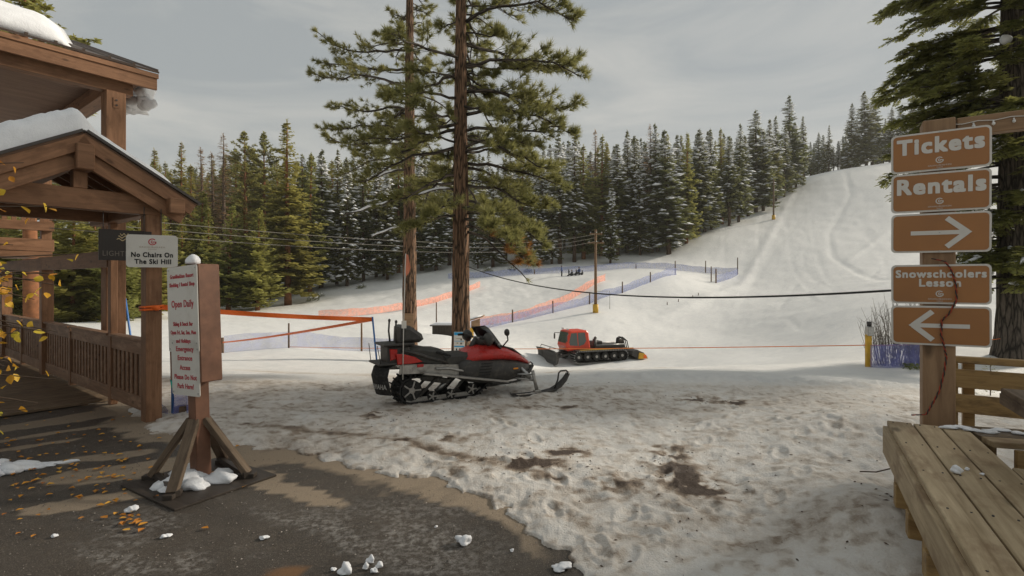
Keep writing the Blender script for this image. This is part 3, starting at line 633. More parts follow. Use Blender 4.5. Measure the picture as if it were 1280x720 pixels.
for (xa, xb) in slopes():
    d = Vector((xb-xa, 0, EZ-AZ)); sgn = 1 if xb > xa else -1; nrm = Vector((sgn*(AZ-EZ), 0, abs(xb-xa))).normalized()
    a, b = Vector((xa, Y0, AZ)), Vector((xb, Y0, EZ))
    mb = MB(); mb.beam(a-nrm*.085, b-nrm*.085+d.normalized()*.03, .05, .17, nrm, .005); mb.build('bargeboard', M['brown'], wk)
    mb = MB(); mb.beam(a-nrm*.26+Vector((0,.05,0)), b-nrm*.26+Vector((0,.05,0)), .06, .18, nrm, .005); mb.build('barge_rafter', M['brown'], wk)
    mb = MB(); mb.beam(Vector((xa,(Y0+Y1)/2,AZ))+nrm*.015, Vector((xb,(Y0+Y1)/2,EZ))+nrm*.015+d.normalized()*.05, Y1-Y0, .03, nrm); mb.build('roof', M['soffit'], wk)
    mb = MB(); mb.beam(a+nrm*.045-Vector((0,.02,0)), b+nrm*.045+d.normalized()*.07-Vector((0,.02,0)), .06, .035, nrm); mb.build('metal_edge', M['flash'], wk)
    for k in range(6):
        y = .12+k*.45; beam('rafter', Vector((xa,y,AZ))-nrm*.06+d.normalized()*.06, Vector((xb,y,EZ))-nrm*.06, .045, .11, 'brown', up=nrm, bev=0)
# snow lying on the walkway roof
def roof_snow(pts, name, label, parent_M, ys, thick, seed):
    # pts: cross-section of the roof from eave to eave (x,z); rounded blanket of snow above it
    n = 64; secs = []
    xs = np.linspace(0, 1, n)
    def on(t):
        L = [0]
        for i in range(1, len(pts)): L.append(L[-1]+math.dist(pts[i-1], pts[i]))
        s = t*L[-1]
        for i in range(1, len(pts)):
            if s <= L[i]+1e-9: k = (s-L[i-1])/(L[i]-L[i-1]); return lerp(pts[i-1][0], pts[i][0], k), lerp(pts[i-1][1], pts[i][1], k)
    for j, y in enumerate(ys):
        e = min(1, max(0, (y-ys[0])/.35)); e2 = min(1, max(0, (ys[-1]-y)/.35)); prof = math.sqrt(max(0, 1-(1-min(e, e2))**2))
        ring = []
        for t in xs:
            x, z = on(t); x0, z0 = on(.5); z = z*.82+.18*(z0-.05) if False else z
            h = thick(t)*prof*(.78+.35*float(fbm(np.array([y*.9+seed]), np.array([t*5.]), 3, seed)[0])+.16*float(fbm(np.array([y*2.4+seed]), np.array([t*30.+y*2]), 3, seed+1)[0]))
            ring.append((x, y, z+.055+h))
        for t in xs[::-1]:
            x, z = on(t); ring.append((x, y, z+.05))
        secs.append(ring)
    mb = MB(); mb.loft(secs); o = mb.build(name, M['snow']); o.matrix_world = parent_M; tag(o, label, 'roof snow'); return o
WM = Matrix.Translation(WA) @ Matrix.Rotation(WR, 4, 'Z')
roof_snow([(ELX+.12, EZ+.07), (APX, AZ+.02), (ERX-.12, EZ+.07)], 'roof_snow', 'thick rounded snow blanket on the low gable roof of the walkway', WM, list(np.linspace(Y0+.03, Y1-.03, 44)),
          lambda t: (.34*sstep(0, .12, t)*(1-.58*sstep(.46, .60, t))+.02)*(1-sstep(.9, 1, t)*.9), 3)
# boardwalk
bw = thing('boardwalk', 'worn brown boardwalk of cross planks between the walkway railings', 'boardwalk', WA, WR)
pl = [MB().box((0,0,0), (1.96,.138,.04), bev=.004).mesh('plank', M['deck']) for _ in range(4)]
for i in range(72):
    y = 2.0+i*.144; inst('plank', pl[i%4], bw, (-.90+random.uniform(-.012,.012), y, .025+random.uniform(-.003,.003)), (0,0,random.uniform(-.003,.003)))
for x in (-1.5, -.3): mb = MB(); mb.beam((x,1.95,-.06),(x,12.3,-.06), .09, .12); mb.build('joist', M['brown'], bw)
# ------------------------------------------------------------------ lodge porch behind the walkway
ld = thing('lodge_porch', 'tall brown lodge porch with metal roof and balcony rising behind the walkway', 'lodge', WA, WR)
CX, CY, CZ_ = 1.31, 3.72, 6.30
beam('post', (.65,4.0,0), (.65,4.0,5.78), .33, .33, par=ld, bev=.012); mb = MB(); mb.box((.65,3.828,5.55),(.10,.012,.2)); mb.build('post_bracket', M['brown'], ld)
for k in range(2): mb = MB(); mb.tube([(.65,3.82,5.50+k*.1),(.65,3.805,5.50+k*.1)], .018, 8); mb.build('bolt', M['flash'], ld)
beam('header_beam', (-9,4.0,5.93), (.95,4.0,5.93), .22, .30, par=ld); beam('side_beam', (.65,4.115,5.93), (.65,12,5.93), .22, .298, par=ld); beam('side_beam', (-3.4,4.115,5.93), (-3.4,12,5.93), .22, .298, par=ld)
beam('fascia', (-9,CY,CZ_-.17), (CX,CY,CZ_-.17), .06, .33, par=ld); beam('fascia_trim', (-9,CY-.04,CZ_-.055), (CX+.02,CY-.04,CZ_-.055), .035, .10, par=ld)
SL = .38
beam('rake_fascia', (CX-.03,CY+.035,CZ_-.15), (CX-.03,CY+6,CZ_-.15+6*SL), .05, .28, par=ld); 
beam('rake_fascia', (CX-.16,CY+.035,CZ_-.25), (CX-.16,CY+6,CZ_-.25+6*SL), .08, .16, par=ld)
sb = MB().box((0,0,0), (10.0,.135,.02)).mesh('soffit_board', M['soffit'])
for k in range(58):
    y = CY+.1+k*.14; inst('soffit_board', sb, ld, (CX-5.2, y, CZ_-.205), (0,0,0))
mb = MB(); mb.beam((CX/2-4.6,CY-.08,CZ_+.02), (CX/2-4.6,CY+6,CZ_+.02+6.08*SL), CX+9.24, .04); mb.build('roof_sheet', M['metalroof'], ld)
for k in range(24):
    x = CX-.02-k*.40; mb = MB(); mb.beam((x,CY-.085,CZ_+.055), (x,CY+6,CZ_+.055+6.085*SL), .045, .05); mb.build('roof_rib', M['metalroof'], ld)
by = 8.4
for z, h in ((2.90,.30),(3.37,.22)): beam('balcony_beam', (-7,by,z), (.62,by,z), .14, h, par=ld)
beam('balcony_post', (.5,by+.15,2.75), (.5,by+.15,5.8), .2, .2, par=ld); beam('balcony_rail', (-7,by,3.95), (.62,by,3.95), .12, .12, par=ld)
bs = MB().box((0,0,0), (.09,.03,.40), bev=.003).mesh('balcony_slat', M['brown'])
for k in range(26): inst('balcony_slat', bs, ld, (.40-k*.17, by, 3.68))
mb = MB(); mb.box((-3.2,by+1.6,2.70), (7.6,3.0,.10)); mb.build('balcony_floor', M['soffit'], ld)
beam('balcony_joist', (-7,by-.2,2.66), (.55,by-.2,2.66), .1, .14, par=ld)
LM = WM
def slab_snow():
    nx, ny = 60, 30; mb = MB(); vs = []; x0, x1, y0, y1 = -9.0, -.15, CY-.05, CY+5.8
    def edge(i, j):
        t = i/nx; s = j/ny; y = lerp(y0, y1, s); xr = x1+.25*math.sin(y*1.7)+.12*math.sin(y*4.1)+.15*s; x = lerp(x0, xr, t)
        dr = min(1, (xr-x)/.5); df = min(1, (y-y0)/.35); pr = math.sqrt(max(0, 1-(1-dr)**2))*(.35+.65*math.sqrt(max(0, 1-(1-df)**2)))
        return x, y, pr
    top, bot = [], []
    for j in range(ny+1):
        for i in range(nx+1):
            x, y, pr = edge(i, j); zb = CZ_+.05+(y-CY)*SL; n = float(fbm(np.array([x*.9]), np.array([y*.9]), 3, 4)[0])
            top.append((x, y-.10*pr*(j == 0), zb+.03+.42*pr*(.75+.5*n))); bot.append((x, y, zb))
    N = (nx+1)*(ny+1); f = []
    q = lambda i, j: j*(nx+1)+i
    for j in range(ny):
        for i in range(nx): f.append((q(i,j), q(i+1,j), q(i+1,j+1), q(i,j+1))); f.append((N+q(i,j), N+q(i,j+1), N+q(i+1,j+1), N+q(i+1,j)))
    for i in range(nx): f.append((q(i+1,0), q(i,0), N+q(i,0), N+q(i+1,0))); f.append((q(i,ny), q(i+1,ny), N+q(i+1,ny), N+q(i,ny)))
    for j in range(ny): f.append((q(nx,j+1), q(nx,j), N+q(nx,j), N+q(nx,j+1))); f.append((q(0,j), q(0,j+1), N+q(0,j+1), N+q(0,j)))
    mb.add(top+bot, f, None, True); o = mb.build('roof_snow', M['snow']); o.matrix_world = WM; tag(o, 'snow sheet with a round broken edge on the tall metal porch roof', 'roof snow')
slab_snow()
mb = MB(); rr = random.Random(4)
for k in range(46):
    y = rr.uniform(4.3, 7.2); s = rr.uniform(.10, .22); d = rr.uniform(.1, .75)*(1-abs(y-5.6)/2.6)
    mb.blob((CX+.06+rr.uniform(-.16,.06), y, CZ_+.0+(y-CY)*SL*.8-.28-d), (s, s*1.1, s*.9), .3, 2, 100+k)
o = mb.build('snow_overhang', M['snow']); o.matrix_world = WM; tag(o, 'lump of snow sagging off the edge of the tall porch roof', 'overhanging snow')
# ------------------------------------------------------------------ signs
def rrect(w, h, r, n=5):
    out = []
    for cx, cy, a0 in ((w/2-r, h/2-r, 0), (-w/2+r, h/2-r, 90), (-w/2+r, -h/2+r, 180), (w/2-r, -h/2+r, 270)):
        for k in range(n+1): a = R(a0+90*k/n); out.append((cx+r*math.cos(a), cy+r*math.sin(a)))
    return out
def text(body, size, mat, parent, x, z, y, bold=0, spacing=1.0, sx=1.0, name='lettering', width=None):
    # real letter shapes; bold strokes are built from shifted copies of the outline, each a hair proud of the last
    c = bpy.data.curves.new(name, 'FONT'); c.body = body; c.size = size; c.align_x = 'CENTER'; c.align_y = 'CENTER'; c.extrude = .0004; c.space_character = spacing+bold/size*3.2; c.resolution_u = 3
    tmp = bpy.data.objects.new('tmp', c); sc.collection.objects.link(tmp); bpy.context.view_layer.update()
    me = bpy.data.meshes.new_from_object(tmp.evaluated_get(bpy.context.evaluated_depsgraph_get())); bpy.data.objects.remove(tmp)
    vs = [v.co.copy() for v in me.vertices]; fs = [list(p.vertices) for p in me.polygons]; bpy.data.meshes.remove(me)
    mb = MB(); shifts = [(0,0)]+([(bold*math.cos(k*.7854), bold*math.sin(k*.7854)) for k in range(8)]+[(bold*.92*a, bold*.92*b) for a in (-1,1) for b in (-1,1)] if bold else [])
    for k, (dx, dy) in enumerate(shifts): mb.add([(v.x+dx, v.y+dy, v.z+k*.00012) for v in vs], fs)
    k = width/max(1e-6, max(v[0] for v in mb.v)-min(v[0] for v in mb.v)) if width else 1
    o = mb.build(name, M[mat], parent); o.location = (x, y, z); o.rotation_euler = (R(90),0,0); o.scale = (sx*k,1,1); return o
def emblem(s, mat, parent, x, z, y):          # a round letter G drawn as an open ring with an inner hook
    mb = MB()
    def arc(r0, r1, a0, a1, n=20, c=(0,0)):
        vs = []; 
        for k in range(n+1):
            a = R(lerp(a0, a1, k/n)); vs += [(c[0]+r0*math.cos(a), 0, c[1]+r0*math.sin(a)), (c[0]+r1*math.cos(a), 0, c[1]+r1*math.sin(a))]
        mb.add(vs, [(2*k, 2*k+1, 2*k+3, 2*k+2) for k in range(n)])
    arc(.72*s, 1.0*s, 40, 330); arc(.30*s, .50*s, 100, 300, 14, (.12*s, 0))
    mb.add([(0,0,-.14*s),(0,0,.12*s),(1.0*s,0,.12*s),(1.0*s,0,-.14*s)], [(0,1,2,3)]); mb.add([(.7*s,0,-.5*s),(1.0*s,0,-.5*s),(1.0*s,0,.1*s),(.7*s,0,.1*s)], [(0,1,2,3)])
    o = mb.build('emblem', M[mat], parent); o.location = (x, y, z); return o
SA = math.atan2(-.54, .84); SC = Vector((3.53, 4.295, 0)); SN = Vector((-.54, -.84, 0)).normalized(); SD = Vector((.84, -.54, 0)).normalized()
pc = SC - SN*.125
sp_ = thing('sign_post', 'rough cedar post with a top arm carrying the stack of brown signs', 'sign post', (pc.x, pc.y, 0), SA)
mb = MB(); mb.box((0,0,1.67), (.215,.215,3.36), bev=.008); mb.g = [(g[2], g[0], g[1]) for g in mb.g]; mb.build('post', M['cedar'], sp_)
mb = MB(); mb.box((1.62,-.02,3.27), (3.0,.10,.15), bev=.006); mb.build('arm_beam', M['cedar'], sp_)
W, H = .645, .334
def arrow(parent, y, right):
    s = 1 if right else -1; mb = MB(); t = .034
    def bar(a, b, w, e=0):
        a, b = Vector((a[0],0,a[1])), Vector((b[0],0,b[1])); d = (b-a).normalized(); n = Vector((-d.z,0,d.x))*w/2
        mb.add([a-n, b-n, b+n, a+n], [(0,1,2,3) if True else ()])
    bar((-.19*s,0), (.15*s,0), .034); bar((.175*s,.0), (.045*s,.118), .04); bar((.175*s,0), (.045*s,-.118), .04)
    for i, v in enumerate(mb.v): mb.v[i] = (v[0], -.0006*(i//4), v[2])
    mb.add([(.155*s,-.0025,.035),(.205*s,-.0025,0),(.155*s,-.0025,-.035)], [(0,1,2)])
    o = mb.build('arrow', M['signwhite'], parent); o.location = (0, y, 0)
def road_sign(name, z, label, lines, em=True, arr=None):
    t = thing(name, label, 'sign', (SC.x, SC.y, z), SA+R(random.uniform(-1.2,1.2)), 'brown signs on the cedar post'); t.rotation_euler.y = R(random.uniform(-.5,.5))
    mb = MB(); mb.prism(rrect(W, H-.008, .034), .012); b = mb.build('sign_panel', M['signwhite'], t)
    mb = MB(); mb.prism(rrect(W-.03, H-.038, .028), .003); f = mb.build('sign_face', M['signface'], t); f.location.y = -.0085
    for (s, sz, zz, wd, bold) in lines: text(s, sz, 'signwhite', f, 0, zz, -.003, bold, 1.02, width=wd)
    if em:
        emblem(.026, 'signwhite', f, 0, -.078, -.0035); text('GRANLIBAKKEN', .016, 'signwhite', f, 0, -.122, -.003, 0, 1.2, width=.15); text('TAHOE', .012, 'signwhite', f, 0, -.139, -.003, 0, 1.2, width=.04)
    if arr is not None: arrow(f, -.004, arr)
    for (x, zz) in ((0,.15),(0,-.15)) if arr is None else ((0,.15),(0,-.15),(.0,.0)):
        m2 = MB(); m2.tube([(x,-.010,zz),(x,-.015,zz)], .005, 6); m2.build('bolt', M['steel'], t)
    return t
road_sign('tickets_sign', 3.082, 'brown sign reading Tickets, topmost on the cedar post', [('Tickets', .175, .045, .565, .0075)])
road_sign('rentals_sign', 2.743, 'brown sign reading Rentals, directly below the Tickets sign', [('Rentals', .175, .045, .575, .0075)])
road_sign('right_arrow_sign', 2.404, 'brown sign with only a white arrow pointing right', [], False, True)
road_sign('lesson_sign', 1.978, 'brown sign reading Snowschoolers Lesson', [('Snowschoolers', .086, .083, .585, .0034), ('Lesson', .086, .009, .27, .0034)])
road_sign('left_arrow_sign', 1.635, 'brown sign with only a white arrow pointing left, lowest of the stack', [], False, False)
# light bulbs along the arm, and the twisted rope over the signs
bl = thing('light_string', 'string of small frosted bulbs along the cedar arm beam', 'string lights', (pc.x, pc.y, 0), SA)
mb = MB(); mb.tube([(.05+k*.1, -.076, 3.30-.012*(k%2)) for k in range(30)], .004, 5); mb.build('cord', M['signwhite'], bl)
for k in range(24):
    mb = MB(); c = (.22+k*.12, -.085, 3.285); mb.tube([(c[0],c[1],c[2]), (c[0],c[1],c[2]-.012)], .006, 6); mb.blob((c[0],c[1]-.004,c[2]-.026), (.013,.013,.016), 0, 1, 1); mb.build('bulb', M['wireend'], bl)
rp = thing('twisted_rope', 'red and black twisted rope hanging down over the two lower signs', 'rope', (pc.x, pc.y, 0), SA)
path = [(-.05,-.15,2.19),(.03,-.165,2.165),(.07,-.16,2.10),(.10,-.155,1.98),(.105,-.155,1.85),(.06,-.152,1.74),(.012,-.15,1.68),(.008,-.15,1.56),(.03,-.145,1.46),(.045,-.125,1.38),(.03,-.125,1.25),(.0,-.13,1.1),(-.05,-.14,.98),(-.09,-.17,.90),(-.2,-.2,.885)]
fine = []
for i in range(len(path)-1):
    for k in range(10): fine.append(Vector(path[i]).lerp(Vector(path[i+1]), k/10))
for ph, mt in ((0, 'redcord'), (math.pi, 'cable')):
    mb = MB(); mb.tube([p+Vector((math.cos(i*.9+ph), math.sin(i*.9+ph), 0))*.0042 for i, p in enumerate(fine)], .0048, 5); mb.build('strand', M[mt], rp)
# ------------------------------------------------------------------ signs at the walkway
ws = P(190.5, 314, .01125); wsg = thing('no_chairs_sign', 'small white sign reading No Chairs On The Ski Hill on the walkway post', 'sign', (ws.x, ws.y, ws.z), R(26))
mb = MB(); mb.prism(rrect(.605, .455, .045), .012); pn = mb.build('sign_panel', M['plate'], wsg)
text('No Chairs On', .092, 'black_ink', pn, 0, -.055, -.0075, .0035, 1, width=.49); text('The Ski Hill', .092, 'black_ink', pn, .01, -.15, -.0075, .0035, 1, width=.43)
emblem(.048, 'red_ink', pn, 0, .13, -.0075); text('GRANLIBAKKEN', .03, 'faint_ink', pn, 0, .055, -.0075, 0, 1.2, width=.30); text('TAHOE', .02, 'faint_ink', pn, 0, .025, -.0075, 0, 1.2, width=.1)
mb = MB(); mb.tube([(-.1,.02,.22),(-.1,.02,.62)], .006, 6); mb.tube([(.1,.02,.22),(.1,.02,.60)], .006, 6); mb.build('hanger', M['flash'], wsg)
dk = WM @ Vector((-.33,-.07,2.50)); dsg = thing('lighthouse_sign', 'dark brown sign with gold waves partly behind the white walkway sign', 'sign', dk, WR-R(4))
mb = MB(); mb.box((0,0,0), (.60,.03,.42), bev=.004); dp = mb.build('sign_panel', M['dark_sign'], dsg)
text('LIGHTHOUSE', .10, 'dim_ink', dp, 0, -.12, -.0165, 0, 1.1, width=.52)
mb = MB()
for k in range(3):
    vs = [];
    for i in range(13): x = -.085+.17*i/12; z = .03+k*.035+.014*math.sin(i*1.05+k); vs += [(x*(1-.22*k),0,z),(x*(1-.22*k),0,z+.014)]
    mb.add(vs, [(2*i,2*i+1,2*i+3,2*i+2) for i in range(12)])
o = mb.build('wave_emblem', M['gold_ink'], dp); o.location = (-.02,-.0175,.04)
for x in (-.25, .25): mb = MB(); mb.tube([(x,0,.20),(x,0,.47)], .006, 6); mb.build('hanger', M['flash'], dsg)
# info sign on its plywood base
ib = P(250, 600, .00806); isg = thing('info_sign', 'freestanding brown board on braced post with red lettered white plates on plywood base', 'sign stand', (ib.x, ib.y, 0), R(-32))
mb = MB(); mb.box((.05,-.02,.014), (1.04,.97,.02), bev=.003); mb.build('base_sheet', M['ply'], isg)
mb = MB(); mb.beam((.02,0,.02), (-.045,0,1.16), .14, .14, (0,1,0), .006); mb.build('post', M['signbrown'], isg)
bd = inst('board', MB().box((0,0,0), (.60,.21,1.16), bev=.008).mesh('board', M['signbrown']), isg, (-.105,0,1.58), (0,R(-3.2),0))
for (z, h, nm, lines) in ((.145,.86,'upper_plate',[('Granlibakken Resort',.055,.33,.46),('Sledding / Rental Shop',.055,.245,.49),('Open Daily',.10,.05,.43),('Skiing & Snack Bar',.055,-.15,.38),('Open Fri, Sat, Sun, Mon',.055,-.235,.49),('and Holidays',.055,-.32,.28)]),
                          (-.44,.55,'lower_plate',[('Emergency',.068,.185,.34),('Entrance',.068,.095,.28),('Access',.068,.0,.2),('Please Do Not',.068,-.095,.43),('Park Here!',.068,-.185,.31)])):
    ww = .585 if h > .6 else .53
    mb = MB(); mb.prism(rrect(ww, h, .02, 3), .006); q = mb.build('sign_plate', M['plate'], bd); q.location = (.0 if h > .6 else .02, -.1085, z)
    for (s, sz, zz, wd) in lines: text(s, sz, 'red_ink', q, 0, zz, -.0038, .0016 if sz < .09 else .002, 1, width=wd)
    for sx in (-1,1):
        for sz in (-1,1): m2 = MB(); m2.tube([(sx*(ww/2-.03),-.003,sz*(h/2-.03)),(sx*(ww/2-.03),-.008,sz*(h/2-.03))], .007, 6); m2.build('bolt', M['steel'], q)
for (a, sgn) in ((35,1),(125,1),(215,1),(305,1)):
    c, s = math.cos(R(a)), math.sin(R(a)); mb = MB(); e = Vector((c*.47, s*.47, .06)); mb.beam((c*.07-.03, s*.07, .62), e, .10, .055, (c,s,1), .004); mb.build('brace', M['old'], isg)
    mb = MB(); mb.box((c*.46, s*.46, .045), (.17,.09,.042), Matrix.Rotation(R(a), 3, 'Z'), .004); mb.build('foot_block', M['ply'], isg)
for a in (80, 260): c, s = math.cos(R(a)), math.sin(R(a)); mb = MB(); mb.beam((c*.30-s*.38,s*.30+c*.38,.055),(c*.30+s*.38,s*.30-c*.38,.055), .05, .06, bev=.004); mb.build('base_rail', M['ply'], isg)
for i, (x, y, w, h, lab) in enumerate(((-.02,-.17,.34,.11,'snow heaped under the braces of the freestanding sign, middle lump'),(.20,-.16,.22,.10,'snow lump at the front brace of the freestanding sign'),(-.14,-.02,.26,.12,'snow lump between the post and the far brace of the freestanding sign'),(.1,-.35,.1,.04,'small snow crumb at the front of the plywood base'),(.24,.08,.26,.09,'snow lump right of the post on the plywood base'))):
    mb = MB(); mb.blob((0,0,0), (w*.6,w*.45,h*.75), .3, 3, 200+i, flat=-h*.2); o = mb.build('snow_lump', M['snow']); p = Matrix.Translation((ib.x,ib.y,0)) @ Matrix.Rotation(R(-32),4,'Z') @ Vector((x,y,.04)); o.location = p; tag(o, lab, 'snow lump')
mb = MB(); mb.blob((0,0,.03), (.07,.07,.075), .06, 3, 7, flat=-.02); o = mb.build('snowball', M['snow']); p = Matrix.Translation((ib.x,ib.y,0)) @ Matrix.Rotation(R(-32),4,'Z') @ Vector((-.13,0,2.17)); o.location = p; tag(o, 'round snowball resting on top of the freestanding board', 'snowball')
# ------------------------------------------------------------------ benches, rail, table at the right
BD = Vector((.49,.872,0)).normalized(); BN = Vector((BD.y,-BD.x,0)); bz = .875
ba = thing('plank_bench', 'long honey coloured plank bench running towards the viewer in the lower right', 'bench', (3.03,4.22,0), math.atan2(BD.y, BD.x))
L = 4.2
for k, (w, e) in enumerate(((.165,0),(.165,.01),(.17,-.02),(.165,-.62))):
    o = MB().box((-L/2+e/2,0,0), (L+e if e < -.1 else L, w-.006, .042), bev=.005).build('plank', M['bench'], ba); o.location = (0, -.09-k*.171, bz-.021+random.uniform(-.002,.002))
    if k == 3: o.location.x = -.31
mb = MB(); mb.box((-L/2,-.002,bz-.155), (L,.04,.22), bev=.005); mb.build('apron', M['bench'], ba)
mb = MB()
for k in range(3):
    for x in (-.05, -.66, -1.26, -1.86, -2.5):
        for s in (-.045, .045): mb.tube([(x+random.uniform(-.01,.01), -.09-k*.171+s, bz-.01), (x, -.09-k*.171+s, bz+.0035)], .0055, 6)
mb.build('nail_heads', M['flash'], ba, kind='stuff')
mb = MB(); mb.box((.012,-.35,bz-.155), (.04,.66,.22), bev=.005); mb.build('end_board', M['bench'], ba)
for x in (-.12, -1.25, -2.6): mb = MB(); mb.box((x,-.12,.29), (.14,.14,.64), bev=.005); mb.build('leg', M['rail2'], ba)
for x in (-.65, -1.15, -1.7): mb = MB(); mb.beam((x,.02,.50),(x,-.6,.50), .10, .15, bev=.005); mb.build('bearer', M['rail2'], ba)
BB = Vector((.95,-.3,0)).normalized(); bb = thing('corner_bench', 'wet dark plank bench with icy edge crossing behind the long bench', 'bench', (3.36,4.12,0), math.atan2(BB.y, BB.x))
for k in range(3): mb = MB(); mb.box((1.3,0,0), (2.5,.145,.042), bev=.005); o = mb.build('plank', M['wetwood' if k < 2 else 'bench'], bb); o.location = (.1+.0*k, -.08-k*.151, bz-.018)
mb = MB(); mb.box((1.42,-.47,bz-.17), (2.3,.04,.26), bev=.004); mb.build('apron', M['rail2'], bb)
for x in (1.0, 2.3): mb = MB(); mb.box((x,-.2,.3),(.12,.12,.6), bev=.004); mb.build('leg', M['rail2'], bb)
rr = random.Random(12)
mb = MB()
for k in range(16): mb.blob((.02+k*.045+rr.uniform(-.02,.02), -.16+.05*math.sin(k)+rr.uniform(-.03,.03), .004), (rr.uniform(.035,.07),rr.uniform(.02,.045),.012), .3, 2, 300+k, flat=-.004)
o = mb.build('ice_crust', M['snow']); o.matrix_world = Matrix.Translation((3.36,4.12,bz+.006)) @ Matrix.Rotation(math.atan2(BB.y,BB.x),4,'Z'); tag(o, 'thin crust of icy snow on the dark cross bench', 'ice crust')
for i, (px, py, w, h, lab) in enumerate(((1196,592,.05,.035,'white snowball sitting on the long plank bench'),(1209,588,.022,.014,'small snow crumb beside the snowball on the plank bench'),(1228,594,.018,.01,'lone tiny snow crumb on the bench right of the snowball'))):
    r = (2-bz)/(py-HZ); p = P(px, py, r); mb = MB(); mb.blob((0,0,h*.5), (w*.6,w*.55,h*.7), .2, 3, 400+i, flat=-h*.4); o = mb.build('snow_crumb', M['snow'], loc=p); o.location.z = bz+.002; tag(o, lab, 'snow crumb')
FD = SD; rf = thing('slat_rail', 'honey brown rail of wide boards standing behind the corner bench', 'railing', (4.07,4.90,0), math.atan2(FD.y, FD.x))
mb = MB(); mb.box((1.45,0,1.275), (3.0,.09,.06), bev=.006); mb.build('top_rail', M['rail2'], rf)
for z in (1.105, .875): mb = MB(); mb.box((1.5,-.035,z), (2.9,.035,.17), bev=.005); mb.build('board', M['rail2'], rf)
for x in (.06, .19, 1.6, 2.8): mb = MB(); mb.box((x,.03+(.08 if x == .19 else 0),.62), (.085,.085,1.245), bev=.005); mb.build('post', M['rail2'], rf)
tb = thing('picnic_table', 'corner of a grey picnic table top at the right edge', 'table', (3.42,3.64,0), math.atan2(BD.y, BD.x))
for k in range(5): mb = MB(); mb.box((-.9,-.07-k*.145,1.235), (1.8,.14,.04), bev=.006); mb.build('plank', M['old'], tb)
mb = MB(); mb.box((-.9,-.006,1.185), (1.78,.03,.075), bev=.004); mb.build('apron', M['old'], tb)
for x in (-.35,-1.45):
    for s in (0,1): mb = MB(); mb.beam((x,-.2-.3*s,1.2),(x,-.05-.6*s,.05), .09, .05, (1,0,0), .004); mb.build('leg', M['old'], tb)
for pts_, lab in (([P(1075,592,.0075),P(1095,590,.0073),P(1116,585,.0072)], 'thin reddish stick poking from the snow beside the bench'),):
    mb = MB(); mb.tube([Vector((p.x,p.y,max(p.z,.22))) for p in pts_], .006, 6); tag(mb.build('stick', M['deadtwig']), lab, 'stick')
# ------------------------------------------------------------------ snowmobile (local x forward, y left, z up)
sm = thing('snowmobile', 'dirty red and black touring snowmobile parked on the packed snow before two pines', 'snowmobile', (-2.10, 7.93, .075), R(32)); sm.scale = (1.07,1.05,1.04)
def sbuild(mb, n, m, par=None): return mb.build(n, M[m], par or sm)
def ring(L, w, z0, z1, e=2.6, n=20, ytop=1.0):
    out = []
    for k in range(n):
        a = 2*math.pi*k/n; c, s = math.cos(a), math.sin(a)
        y = w*math.copysign(abs(c)**(2/e), c); zz = (z0+z1)/2+(z1-z0)/2*math.copysign(abs(s)**(2/e), s)
        f = 1 if s <= 0 else lerp(1, ytop, s); out.append((L, y*f, zz))
    return out
mb = MB(); mb.loft([ring(1.22,.26,.34,.60,4),ring(1.36,.31,.27,.635,4),ring(1.6,.35,.215,.64,3.4),ring(1.95,.37,.19,.62,3.2),ring(2.25,.335,.22,.565,3),ring(2.45,.25,.29,.50,2.6),ring(2.58,.14,.34,.45,2.4)]); sbuild(mb,'side_panel','blackplastic')
mb = MB(); mb.loft([ring(1.36,.20,.52,.70,2.6,20,.8),ring(1.44,.27,.53,.775,2.6,20,.75),ring(1.6,.315,.545,.825,2.6,20,.7),ring(1.85,.345,.555,.835,2.7,20,.66),ring(2.08,.335,.54,.785,2.6,20,.66),ring(2.3,.285,.50,.68,2.5,20,.7),ring(2.5,.19,.44,.555,2.3,20,.8),ring(2.63,.08,.42,.475,2)]); hd = sbuild(mb,'hood','redpaint')
